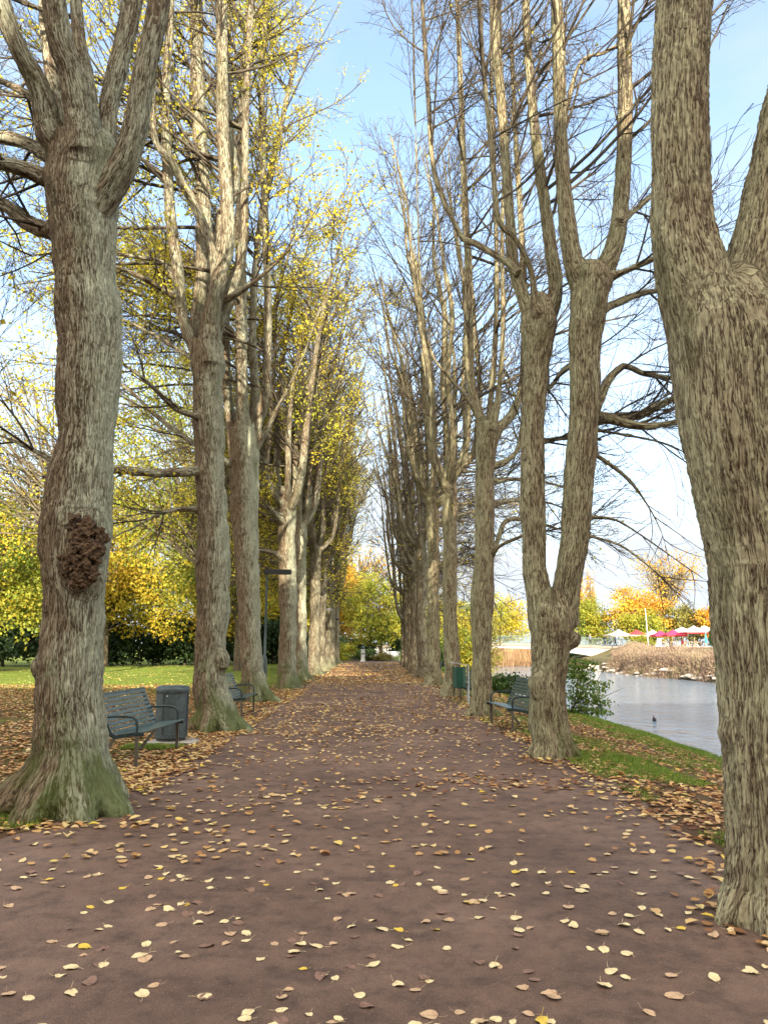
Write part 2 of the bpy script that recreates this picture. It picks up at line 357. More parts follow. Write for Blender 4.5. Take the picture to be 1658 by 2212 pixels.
# ------------------------------------------------------------------ trunks
def limb_tube(P, rad, n=14):
    mb = MB(); mb.tube(P, rad, n); return mb.v, mb.f
def solid_trunk(limbs, voxel, origin, depth=0.014, rw=0.022, lump=0.05, seed=0, smooth_it=6):
    """limbs: list of (points, radii, n). Union -> smooth skin -> lumps and bark ridges pushed out along the normals."""
    V = []; Fs = []; S = []; SR = []; SL = []; ST = []
    cut = []
    for q, lb in enumerate(limbs):
        P, rad = resample(lb[0], lb[1], 0.12); k = len(V)
        v, f = limb_tube(P, rad, 16); V += list(v); Fs += [tuple(i + k for i in g) for g in f]
        if len(lb) > 2: continue
        cut.append(sum(len(z) for z in S)); S.append(P); SR.append(rad); ln = np.concatenate([[0], np.cumsum(np.linalg.norm(np.diff(P, axis=0), axis=1))])
        SL.append(ln + q * 3.37 if q else ln); ST.append(unit(np.gradient(P, axis=0)))
    v, nn, Q = remesh(V, Fs, voxel, smooth_it)
    SG = np.concatenate([np.gradient(a) / np.maximum(np.gradient(b_), 1e-3) for a, b_ in zip(SR, SL)])
    S = np.vstack(S); SR = np.concatenate(SR); SL = np.concatenate(SL); ST = np.vstack(ST)
    idx = np.empty(len(v), dtype=int); joint = np.ones(len(v))
    for a in range(0, len(v), 20000):
        d = np.sqrt(((v[a:a+20000, None, :] - S[None]) ** 2).sum(2)) - SR[None]
        idx[a:a+20000] = d.argmin(1); dl = np.minimum.reduceat(d, cut, axis=1)
        if dl.shape[1] > 1: dl.partition(1, axis=1); joint[a:a+20000] = np.clip((dl[:, 1] - dl[:, 0]) / 0.07, 0, 1)
    rel = v - S[idx]; along = np.sum(rel * ST[idx], axis=1); rad_v = rel - ST[idx] * along[:, None]
    ud = unit(rad_v); rr = np.maximum(.004, SR[idx] + np.clip(SG[idx] * along, -.05, .05))
    B = np.stack([ud[:, 0] * rr, ud[:, 1] * rr + ud[:, 2] * rr * 0.7, SL[idx] + along], axis=1)
    # lumps
    lm = (fbm(np.stack([v[:, 0] * 3.2, v[:, 1] * 3.2, v[:, 2] * 2.2], 1), seed, 3) - 0.5) * 2 * lump * np.clip(rr / 0.3, 0.25, 1.2)
    # ridges: interlacing vertical furrows
    warp = (fbm(B * np.array([9, 9, 3.0]), seed + 5, 2) - 0.5) * 0.055
    bx = np.stack([(B[:, 0] + warp) / rw, (B[:, 1] - warp) / rw, B[:, 2] / (rw * 9)], 1)
    n1 = vnoise(bx, seed + 9); r1 = np.clip(np.abs(n1 - 0.5) * 4.2, 0, 1)
    n2 = vnoise(bx * np.array([2.1, 2.1, 2.6]) + 7.3, seed + 11); r2 = np.clip(np.abs(n2 - 0.5) * 4.0, 0, 1)
    n3 = vnoise(np.stack([bx[:, 0] * 0.8, bx[:, 1] * 0.8, bx[:, 2] * 3.6], 1) + 3.1, seed + 13); r3 = np.clip(np.abs(n3 - 0.5) * 5, 0, 1)
    ridge = np.clip(r1 ** 0.7 * (0.55 + 0.45 * r2) * (0.7 + 0.3 * r3), 0, 1)
    rough = np.clip(rr / 0.16, 0.15, 1.0); ridge = 0.5 + (ridge - 0.5) * (0.35 + 0.65 * joint)
    v = v + nn * (lm + (ridge - 0.55) * depth * rough)[:, None]
    foot = v[:, 2]
    return v - origin, Q, {'bark': B, 'ridge': ridge, 'foot': foot}
def trace(pts, Y, dY=0.0):
    """(u, v, width) picture trace at distance Y (drifting by dY towards its end) -> points, radii"""
    P = []; rad = []
    for i, (u, v, w) in enumerate(pts):
        p = at(u, v, Y + dY * i / max(1, len(pts) - 1)); P.append(p); rad.append(w / 2 * mpp(p))
    return np.array(P), np.array(rad)
def roots(base, r, angles, length, drop=0.0, h=0.55):
    """Root flare: a widening skirt cone plus broad buttresses that sink into the ground."""
    b = np.asarray(base, float); out = [(np.array([b + (0, 0, h * 1.1), b + (0, 0, h * .5), b + (0, 0, .12), b + (0, 0, -.15)]), np.array([r * .8, r * .98, r * 1.18, r * 1.32]), 'root')]
    for a, k in angles:
        d = np.array([math.cos(a), math.sin(a), 0])
        out.append((np.array([b + d * r * 0.25 + (0, 0, h * 1.15), b + d * r * 0.62 + (0, 0, h * 0.6), b + d * (r * .95 + length * k * 0.28) + (0, 0, h * .2), b + d * (r + length * k * .75) + (0, 0, 0.0), b + d * (r + length * k * 1.1) + (0, 0, -0.16)]),
                    np.array([r * 0.5, r * 0.52, r * 0.46, r * 0.34, r * 0.2]), 'root'))
    return out
def extend(P, rad, H, r_end=0.02, lean=None, n=5):
    """Carry a traced stem on up to height H."""
    P = list(P); rad = list(rad); d = unit(np.asarray(P[-1]) - np.asarray(P[-2])); d = unit(d + np.array([0, 0, 0.25]))
    rest = max(0.5, H - P[-1][2]); r0 = rad[-1]
    for k in range(1, n + 1):
        d = unit(d + rng.normal(0, 0.05, 3) + np.array([0, 0, 0.12])); P.append(P[-1] + d * rest / n); rad.append(r0 + (r_end - r0) * k / n)
    return np.array(P), np.array(rad)
def even(P, rad, n=14):
    """Same number of points on every curve so that they stack."""
    P = np.asarray(P); L = np.concatenate([[0], np.cumsum(np.linalg.norm(np.diff(P, axis=0), axis=1))]); t = np.linspace(0, L[-1], n)
    return np.stack([np.interp(t, L, P[:, k]) for k in range(3)], 1), np.interp(t, L, rad)

# ------------------------------------------------------------------ crowns
def crown(root, origin, stems, laterals, bark, leaf_mat, n_leaf, dist, per=(13, 6, 5), leaf=0.062, lean=(0, 0), up=0.55, t0=0.12, size=1.0, bare_low=None, ledge=0.5, reach=0.0, fan=None):
    """Side branches on every stem, finer shoots on those, twigs on those, and the leaves still hanging on."""
    tb = Tubes(); rmin = 0.0026 + 0.00016 * dist
    st = [even(P, r) for P, r in stems]; pts = np.stack([p for p, _ in st]); rad = np.stack([r for _, r in st])
    p, d, q = sample_on(pts, rad, per[0], t0, 0.98)
    hz = rng.normal(0, 1, (len(p), 3)); hz[:, 0] += lean[0]; hz[:, 1] += lean[1]; hz[:, 2] = 0; hz = unit(hz)
    dirs = unit(hz + d * rng.uniform(0.5, 1.25, (len(p), 1)))
    L1 = rng.uniform(1.3, 3.6, len(p)) * size * np.clip(q / 0.05, 0.55, 1.25) * (1 + reach * np.clip(hz[:, 0] * np.sign(lean[0] + 1e-6), 0, 1) * np.clip((15 - p[:, 2]) / 7, 0, 1))
    r1 = np.clip(q * rng.uniform(0.25, 0.5, len(p)), 0.008, 0.034)
    b1, br1 = grow(p, dirs, L1, r1, 7, 0.10, up)
    if fan:
        zz = pts[:, :, 2].ravel(); ok = np.where((zz > fan[1]) & (zz < fan[2]))[0]; ok = ok if len(ok) > 5 else np.argsort(zz)[:30]; k = rng.choice(ok, fan[0]); p = pts.reshape(-1, 3)[k]
        dd = np.column_stack([np.sign(lean[0]) * np.abs(rng.normal(1.0, .35, fan[0])), rng.normal(0, .65, fan[0]), rng.uniform(.1, .75, fan[0])])
        ff, fr_ = grow(p, dd, rng.uniform(2.6, fan[3], fan[0]), np.clip(rad.ravel()[k] * .5, .02, .045), 7, .12, -.25)
        tb.add(ff, np.maximum(fr_, rmin * 1.6), 5); laterals = list(laterals) + [(ff[q], fr_[q]) for q in range(fan[0])]
    if laterals:
        lt = [even(P, r, 8) for P, r in laterals]; lp = np.stack([a for a, _ in lt]); lr = np.stack([a for _, a in lt])
        p, d, q = sample_on(lp, lr, 5, 0.15, 1.0)
        x1, xr1 = grow(p, side_dirs(d, rng.uniform(0.4, 1.0, len(p)), 0.6), rng.uniform(0.8, 2.2, len(p)) * size * np.clip(q / .022, .3, 1), np.clip(q * 0.45, 0.004, 0.02), 7, 0.13, 0.05)
        b1 = np.concatenate([b1, x1]); br1 = np.concatenate([br1, xr1])
    br1 = np.maximum(br1, rmin * 1.6); tb.add(b1, br1, 5 if dist < 30 else 4)
    # tops of the stems act as branches too
    p, d, q = sample_on(b1, br1, per[1], 0.12, 1.0)
    b2, br2 = grow(p, side_dirs(d, rng.uniform(0.35, 0.85, len(p))), rng.uniform(0.45, 1.35, len(p)) * size, np.maximum(q * 0.55, rmin * 1.2), 5, 0.14, up * 0.3)
    tb.add(b2, np.maximum(br2, rmin), 3)
    p, d, q = sample_on(b2, br2, per[2], 0.1, 1.0)
    b3, br3 = grow(p, side_dirs(d, rng.uniform(0.3, 0.8, len(p))), rng.uniform(0.2, 0.6, len(p)) * size, np.maximum(q * 0.6, rmin), 3, 0.16, 0.1)
    tb.add(b3, np.maximum(br3, rmin * 0.75), 3)
    tb.build('crown', bark, root, origin)
    if n_leaf:
        allp = np.concatenate([b2[:, 1:].reshape(-1, 3), b3[:, 1:].reshape(-1, 3), b3[:, 1:].reshape(-1, 3)])
        # leaves hang on in patches
        keep = vnoise(allp * 0.55, 3) + 0.30 * rng.uniform(0, 1, len(allp)) + (ledge * 0.0)
        if bare_low is not None: keep = keep + np.clip((allp[:, 2] - bare_low[0]) / bare_low[1], -1, 1) * 0.35
        o = np.argsort(-keep)[: max(1, int(len(allp) * 0.55))]
        k = rng.choice(o, n_leaf); P = allp[k] + rng.normal(0, 0.05 + 0.0012 * dist, (n_leaf, 3))
        tint = np.clip(0.65 * vnoise(P * 0.45, 21) + 0.35 * rng.uniform(0, 1, n_leaf), 0, 1)
        leaves_obj('foliage', P, leaf, leaf_mat, root, origin, 0.8, tint)

# materials of trees
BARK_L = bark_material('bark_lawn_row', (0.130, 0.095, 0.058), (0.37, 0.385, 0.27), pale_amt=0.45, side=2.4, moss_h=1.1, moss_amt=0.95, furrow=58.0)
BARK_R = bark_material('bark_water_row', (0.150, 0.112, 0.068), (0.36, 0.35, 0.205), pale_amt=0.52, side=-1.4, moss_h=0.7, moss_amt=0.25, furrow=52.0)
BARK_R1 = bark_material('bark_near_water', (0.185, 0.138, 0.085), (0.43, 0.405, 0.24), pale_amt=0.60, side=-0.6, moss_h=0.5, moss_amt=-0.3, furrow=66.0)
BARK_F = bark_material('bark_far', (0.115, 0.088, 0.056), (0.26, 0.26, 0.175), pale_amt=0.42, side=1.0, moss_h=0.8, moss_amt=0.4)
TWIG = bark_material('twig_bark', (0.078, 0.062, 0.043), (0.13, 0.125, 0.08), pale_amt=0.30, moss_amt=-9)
LEAF_Y = leaf_material('yellow_leaf', [(0.0, (0.44, 0.29, 0.025)), (0.3, (0.54, 0.42, 0.035)), (0.6, (0.48, 0.44, 0.045)), (1.0, (0.28, 0.36, 0.04))], 0.45)

GROUP_L, GROUP_R = 'lindens along the lawn side of the path', 'lindens along the water side of the path'

# ---- lawn-side tree with the burl
def tree_root(label, x, Y, grp, z=0.0, name='linden_tree', cat='tree'):
    return thing(name, label, cat, (x, Y, z), 0, grp), np.array([x, Y, z])

def build_L1():
    Y = 7.9; b = at(150, 1725, Y); t, o = tree_root('thick old linden with a reddish burl and mossy flared foot, before the green bench', b[0], Y, GROUP_L)
    trunk = trace([(150,1745,172),(152,1690,160),(155,1600,150),(152,1520,136),(152,1440,134),(157,1360,128),(162,1280,131),(162,1190,150),(165,1130,154),(170,1083,141),(176,1013,133),(186,943,119),(188,838,132),(194,750,128),(188,663,134),(182,595,121),(180,525,130),(176,420,152),(182,350,156),(184,310,120),(184,285,60)], Y)
    L = [trunk]
    L += roots(o, 0.40, [(R(200), 1.25), (R(-25), 0.8), (R(255), 0.75), (R(300), 0.7), (R(60), 0.6), (R(130), 0.7), (R(165), .6)], 0.42, h=0.58)
    L.append(trace([(98,1462,44),(96,1440,58),(104,1415,40)], Y - 0.1))
    L.append(trace([(176,1090,70),(177,1130,100),(178,1190,116),(178,1250,100),(176,1290,64)], Y - 0.125))
    st = [trace([(150,330,70),(108,290,62),(95,220,52),(75,165,46),(45,115,42),(14,40,40),(-8,-30,38)], Y - .1, -0.5),
          trace([(150,300,50),(128,215,34),(110,140,30),(101,70,28),(95,-20,26)], Y + .2, 0.9),
          trace([(178,340,95),(170,245,62),(152,157,55),(128,87,52),(114,-20,50)], Y - .2, -0.3),
          trace([(190,330,80),(188,250,50),(182,160,40),(171,87,28),(162,-20,27)], Y - .15, 0.4),
          trace([(215,350,70),(231,300,42),(232,240,40),(252,157,42),(273,70,42),(290,-20,42)], Y + .05, 0.6),
          trace([(195,480,60),(228,425,64),(264,362,60),(289,295,55),(299,240,50),(315,140,50),(336,52,46),(345,-20,44)], Y - .1, -0.2)]
    lat = [trace([(170,505,70),(108,497,42),(78,490,38),(45,470,34),(17,446,28),(-40,420,22)], Y, 0.3),
           trace([(160,400,60),(98,385,40),(52,365,34),(0,352,30),(-50,350,26)], Y, -0.3),
           trace([(160,350,60),(101,336,32),(70,315,30),(28,299,30),(-30,292,26)], Y, 0.4),
           trace([(110,240,30),(80,217,18),(35,189,18),(-20,165,16)], Y, 0.6),
           trace([(160,1020,40),(115,995,19),(70,971,13),(0,940,9),(-40,925,7)], Y, .2),
           trace([(150,540,20),(119,546,9),(52,556,8),(0,588,6),(-40,600,5)], Y, -.3)]
    v, Q, A = solid_trunk(L + st + lat, 0.0145, o, 0.020, 0.018, 0.045, 1, 34)
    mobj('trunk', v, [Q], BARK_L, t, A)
    stems = [extend(P[2:], r[2:], 15) for P, r in st]
    tb = Tubes()
    for P, r in stems:
        P, r = even(P, r, 16); k = np.argmax(P[:, 2] > P[0, 2] + 1.6); tb = Tubes(); tb.add(P[None, k:], r[None, k:] * 0.98, 12); tb.build('limb', BARK_L, t, o)
    crown(t, o, stems, lat, TWIG, LEAF_Y, 900, 8, (9, 6, 5), 0.075, (-0.8, 0.2))
    # burl
    mb = MB(); rs = np.random.default_rng(5); C = at(176, 1190, Y - 0.26)
    for k in range(420):
        u, w = rs.uniform(122, 232), rs.uniform(1108, 1272)
        e = ((u - 178 - 8 * math.sin(w * .05)) / 46) ** 2 + ((w - 1190) / 78) ** 2 + .5 * (float(vnoise(np.array([[u * .06, w * .06, 0]]), 4)[0]) - .5)
        if e > 1: continue
        cs = math.sqrt(max(.05, 1 - ((u - 166) / 80) ** 2)); p = at(u, w, Y - .355 * cs - .055 * (1 - e)); r_ = rs.uniform(0.016, 0.038)
        mb.tube([p + (0, 0, -r_), p + (0, 0, -r_ * .5), p + (0, 0, r_ * .5), p + (0, 0, r_)], [r_ * .4, r_ * .9, r_ * .9, r_ * .4], 8)
    v, nn, Q = remesh(mb.v, mb.f, 0.009, 4)
    h = fbm(v * 34, 3, 4) - 0.5; h2 = fbm(v * 70, 8, 2) - 0.5
    v = v + nn * (h * 0.075 + h2 * 0.04)[:, None]
    bo = mobj('burl', v - o, [Q], BURL, t); bo['label'] = 'rough reddish brown burl'

m, n_, l_, b_ = nmat('burl_bark'); BURL = m
_t = N(n_, 'ShaderNodeTexCoord'); _z = N(n_, 'ShaderNodeTexNoise', Scale=22.0, Detail=8.0, Roughness=0.7); l_.new(_t.outputs['Object'], _z.inputs['Vector'])
_r = ramp(n_, [(0.32, (0.018, 0.010, 0.005)), (0.48, (0.055, 0.030, 0.013)), (0.58, (0.105, 0.060, 0.028)), (0.70, (0.085, 0.085, 0.035))]); l_.new(_z.outputs['Fac'], _r.inputs[0]); l_.new(_r.outputs[0], b_.inputs['Base Color']); b_.inputs['Roughness'].default_value = 0.95
build_L1()

def build_L2():
    Y = 15.2; b = at(468, 1570, Y); t, o = tree_root('linden with a mossy spreading root and a side knob, behind the round litter bin', b[0], Y, GROUP_L)
    L = [trace([(470,1585,90),(466,1545,82),(458,1510,76),(454,1440,64),(458,1360,68),(461,1280,73),(460,1200,72),(463,1150,67),(457,1083,64),(453,978,62),(449,908,66),(448,838,64),(448,780,74),(450,740,70)], Y),
         trace([(470,1405,30),(478,1425,40),(478,1445,30)], Y - 0.12)]
    L += roots(o, 0.34, [(R(-22), 1.15), (R(200), 0.6), (R(260), 0.7), (R(90), 0.8), (R(310), .8), (R(150), .6)], 0.34, h=0.6)
    st = [trace([(445,800,40),(418,745,30),(398,700,27),(388,640,26),(386,600,25),(370,480,24),(360,330,22),(358,200,20),(366,60,18),(368,-40,17)], Y, -.6),
          trace([(447,790,50),(432,700,42),(437,650,36),(441,560,36),(439,420,33),(430,280,31),(426,140,30),(423,-30,28)], Y + .2, .5),
          trace([(452,790,60),(455,700,44),(463,640,36),(475,590,34),(492,520,30),(487,385,29),(480,245,27),(480,140,26),(479,-30,24)], Y - .1, -.5),
          trace([(458,690,40),(466,600,26),(452,520,22),(420,440,20),(395,400,20),(371,350,18),(338,310,16),(330,240,14),(335,120,12)], Y - .15, -1.0),
          trace([(462,660,40),(470,560,26),(478,480,26),(503,400,28),(496,300,26),(482,140,26),(477,-30,24)], Y + .3, 1.0),
          trace([(455,740,40),(520,560,20),(528,420,18),(530,280,16),(535,140,15),(545,-30,14)], Y + .2, .2)]
    lat = [trace([(450,1018,30),(420,1018,22),(335,1022,21),(250,1014,19),(170,1016,15),(90,1030,10)], Y, -1.2),
           trace([(440,1105,20),(400,1098,10),(345,1110,10),(290,1140,8),(250,1158,7),(180,1210,5)], Y, -1.5),
           trace([(440,900,24),(416,897,14),(378,883,13),(332,838,11),(290,803,9),(240,770,7)], Y, -1.8),
           trace([(440,965,24),(423,960,14),(381,932,13),(325,887,11),(290,852,9),(240,815,7)], Y, 1.0),
           trace([(440,780,22),(406,768,12),(350,733,11),(304,708,9),(240,680,7)], Y, 1.5),
           trace([(390,650,22),(378,640,17),(336,616,14),(297,595,12),(235,572,9),(150,560,6)], Y, -1.4),
           trace([(385,610,18),(350,567,13),(304,556,11),(240,545,9),(160,520,6)], Y, .9),
           trace([(470,660,20),(560,600,9),(640,520,7),(700,420,5)], Y, -1.5)]
    v, Q, A = solid_trunk(L + st + lat, 0.021, o, 0.020, 0.024, 0.06, 2, 18)
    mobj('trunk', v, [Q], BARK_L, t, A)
    stems = [extend(P[3:], r[3:], 20) for P, r in st]; tb = Tubes()
    for P, r in stems:
        P, r = even(P, r, 20); k = np.argmax(P[:, 2] > 14.5); tb = Tubes(); tb.add(P[None, k:], r[None, k:] * 0.98, 8); tb.build('limb', TWIG, t, o)
    crown(t, o, stems, lat, TWIG, LEAF_Y, 22000, 15, (18, 7, 5), 0.07, (-0.5, 0.1), reach=.7, fan=(18, 5, 13, 5.4))
build_L2()

def build_L3():
    Y = 22.9; b = at(549, 1512, Y); t, o = tree_root('linden right behind the second green bench, before the nearest lamp post', b[0], Y, GROUP_L)
    L = [trace([(550,1520,66),(548,1495,56),(546,1470,48),(541,1400,46),(538,1320,48),(533,1200,52),(528,1083,62),(526,978,66),(526,930,64)], Y)]
    L += roots(o, 0.36, [(R(-20), 1.3), (R(200), 0.8), (R(280), 0.8), (R(90), 0.8)], 0.4, h=0.7)
    st = [trace([(510,960,30),(500,920,24),(490,838,20),(487,663,18),(492,450,16),(486,200,14),(500,-30,12)], Y, .4),
          trace([(525,950,40),(523,880,28),(521,803,26),(521,663,25),(519,500,23),(520,315,20),(528,150,17),(540,-30,15)], Y - .2, -.4),
          trace([(540,960,36),(556,920,24),(574,838,20),(578,663,18),(572,450,16),(565,245,14),(572,60,12),(580,-40,11)], Y, -.6),
          trace([(545,960,30),(550,850,20),(545,700,17),(560,500,15),(600,300,12),(640,120,10)], Y + .3, 1.2)]
    lat = [trace([(510,1010,20),(470,985,11),(420,960,9),(370,950,6)], Y, -2), trace([(520,1060,18),(480,1090,10),(440,1100,8),(380,1105,6)], Y, 1.4),
           trace([(548,980,18),(600,880,9),(650,780,7),(700,640,5)], Y, -1.5)]
    v, Q, A = solid_trunk(L + st + lat, 0.027, o, 0.022, 0.036, 0.06, 3, 12)
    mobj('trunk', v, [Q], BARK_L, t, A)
    stems = [extend(P[2:], r[2:], 21) for P, r in st]; tb = Tubes()
    for P, r in stems:
        P, r = even(P, r, 20); k = np.argmax(P[:, 2] > 19.0); tb = Tubes(); tb.add(P[None, k:], r[None, k:], 6); tb.build('limb', TWIG, t, o)
    crown(t, o, stems, lat, TWIG, LEAF_Y, 30000, 23, (24, 7, 5), 0.078, (-.4, 0), reach=.9, fan=(28, 4, 14, 6.6))
build_L3()

def build_R1():
    Y = 4.75; b = at(1655, 1950, Y); t, o = tree_root('very thick forked linden filling the right edge of the photograph', b[0] + .02, Y, GROUP_R)
    L = [trace([(1662,1990,190),(1660,1900,178),(1664,1800,182),(1660,1700,184),(1656,1600,196),(1656,1480,205),(1648,1362,208),(1640,1202,210),(1622,1113,212),(1597,963,232),(1584,863,242),(1576,763,248),(1568,700,235),(1560,650,180),(1556,610,90)], Y),
         trace([(1604,1630,60),(1590,1585,84),(1602,1540,60)], Y - .02)]
    L += roots(o, 0.235, [(R(195), 0.8), (R(245), 0.9), (R(300), 0.8), (R(20), 0.8), (R(110), .8)], 0.12, h=0.26)
    st = [trace([(1572,850,210),(1553,780,200),(1528,700,176),(1502,620,156),(1484,550,140),(1474,490,128),(1470,400,122),(1468,200,118),(1477,0,116),(1482,-120,110)], Y, .1),
          trace([(1600,850,170),(1612,740,170),(1636,610,156),(1660,490,140),(1690,330,128),(1735,150,120),(1790,-60,112)], Y, .2)]
    lat = [trace([(1500,300,50),(1560,250,18),(1640,190,14),(1720,160,11)], Y + 1.2, 1.5)]
    v, Q, A = solid_trunk(L + st, 0.0115, o, 0.018, 0.015, 0.03, 4, 40)
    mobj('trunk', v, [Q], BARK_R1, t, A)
    stems = [extend(P[5:], r[5:], 15) for P, r in st]; tb = Tubes()
    for P, r in stems:
        P, r = even(P, r, 16); k = np.argmax(P[:, 2] > P[0, 2] + 1.2); tb = Tubes(); tb.add(P[None, k:], r[None, k:] * .98, 12); tb.build('limb', BARK_R1, t, o)
    crown(t, o, stems, lat[:0], TWIG, LEAF_Y, 6, 5, (16, 7, 6), 0.075, (1.2, 0.6), t0=0.15)
build_R1()

def build_R2():
    Y = 11.5; b = at(1190, 1610, Y); t, o = tree_root('linden with a V-shaped double trunk and a round burl, beside the bench facing the path', b[0], Y, GROUP_R)
    L = [trace([(1190,1640,94),(1190,1600,86),(1184,1562,80),(1183,1482,74),(1187,1442,76),(1189,1394,84),(1190,1350,96),(1190,1310,90)], Y),
         trace([(1168,1505,40),(1163,1480,46),(1168,1455,36)], Y - .1), trace([(1212,1398,34),(1232,1380,42),(1234,1368,34)], Y - .05),
         trace([(1170,1360,60),(1163,1300,58),(1157,1242,54),(1154,1213,50),(1150,1063,52),(1150,913,48),(1158,790,58),(1163,700,78),(1165,660,60),(1166,635,28)], Y, .1),
         trace([(1215,1350,64),(1222,1282,62),(1235,1202,62),(1241,1163,62),(1253,1013,66),(1263,863,65),(1263,763,64),(1270,663,82),(1272,605,90),(1273,580,70),(1274,562,30)], Y, -.1)]
    L += roots(o, 0.26, [(R(200), 0.5), (R(-10), 0.7), (R(270), 0.5), (R(90), 0.6)], 0.17, h=0.32)
    st = [trace([(1150,690,40),(1129,640,30),(1109,575,26),(1099,450,22),(1084,250,21),(1069,50,19),(1074,-40,18)], Y + .1, .2),
          trace([(1162,680,40),(1154,640,18),(1144,575,15),(1105,505,14),(1076,475,13),(1059,300,13),(1039,100,11),(1034,-30,10)], Y - .1, -.6),
          trace([(1180,690,44),(1199,630,32),(1191,550,29),(1174,425,26),(1154,275,22),(1139,100,19),(1134,-30,17)], Y + .2, .6),
          trace([(1262,620,70),(1238,565,46),(1224,475,36),(1211,300,30),(1206,125,28),(1201,-30,26)], Y - .1, -.1),
          trace([(1285,620,60),(1312,565,44),(1331,510,38),(1344,400,34),(1349,200,32),(1346,-30,27)], Y, .3),
          trace([(1120,590,20),(1099,570,17),(1060,545,16),(1025,525,15),(999,515,14),(975,470,13),(955,425,13),(934,350,12),(924,200,11),(909,-30,9)], Y, .8)]
    lat = [trace([(1265,905,44),(1294,863,22),(1309,828,20),(1346,790,17),(1384,805,15),(1454,818,12),(1520,830,9)], Y, .6),
           trace([(1260,905,50),(1294,903,30),(1329,903,26),(1384,895,20),(1429,873,17),(1474,853,14),(1540,840,10)], Y + .1, 1.0),
           trace([(1310,903,22),(1389,921,17),(1474,910,14),(1560,905,9)], Y + .1, -.4),
           trace([(1290,670,40),(1319,660,18),(1379,635,16),(1429,625,13),(1500,600,9)], Y, .8),
           trace([(1310,600,30),(1339,590,15),(1419,555,12),(1490,520,8)], Y, -.5),
           trace([(1260,975,20),(1286,983,11),(1354,1033,9),(1399,1093,7),(1429,1153,5),(1445,1215,3)], Y, .5),
           trace([(1260,1120,20),(1281,1118,10),(1329,1123,9),(1394,1163,7),(1479,1223,5),(1539,1263,4),(1600,1300,3)], Y, .7),
           trace([(1255,1150,18),(1274,1158,9),(1339,1178,7),(1394,1218,6),(1439,1258,4),(1470,1320,3)], Y, -.5),
           trace([(1266,925,20),(1305,932,9),(1380,945,8),(1440,960,7),(1500,990,5),(1580,1040,3)], Y, 1.2),
           trace([(1335,480,24),(1370,455,13),(1410,420,12),(1470,390,9)], Y, .9),
           trace([(1210,290,14),(1250,140,9),(1300,115,9),(1340,95,8)], Y, .4),
           trace([(1150,800,24),(1180,840,12),(1215,800,12),(1240,780,10)], Y + .5, .8),
           trace([(1150,960,20),(1190,950,12),(1235,945,11),(1300,950,7)], Y + .6, .8)]
    v, Q, A = solid_trunk(L + st + lat, 0.0165, o, 0.018, 0.020, 0.05, 5, 24)
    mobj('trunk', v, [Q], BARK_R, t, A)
    stems = [extend(P[2:], r[2:], 18) for P, r in st]; tb = Tubes()
    for P, r in stems:
        P, r = even(P, r, 18); k = np.argmax(P[:, 2] > 10.2); tb = Tubes(); tb.add(P[None, k:], r[None, k:] * .98, 8); tb.build('limb', TWIG, t, o)
    thin = lat[5:9]; lat = lat[:5] + lat[9:]; sp_ = Tubes()
    for P, r in thin:
        p, d, q = sample_on(P[None], r[None], 9, .15, 1.0); b1, r1 = grow(p, side_dirs(d, rng.uniform(.35, .8, 9)), rng.uniform(.5, 1.1, 9), np.clip(q * .5, .004, .008), 6, .12, -.12); sp_.add(b1, r1, 4)
        p, d, q = sample_on(b1, r1, 4, .1, 1); b2, r2 = grow(p, side_dirs(d, rng.uniform(.3, .8, 36)), rng.uniform(.15, .45, 36), np.full(36, .0034), 4, .15, 0); sp_.add(b2, r2, 3)
    sp_.build('hanging_branch', TWIG, t, o)
    crown(t, o, stems, lat, TWIG, LEAF_Y, 60, 11, (15, 7, 5), 0.07, (0.75, 0.2), t0=0.05, reach=.3)
build_R2()

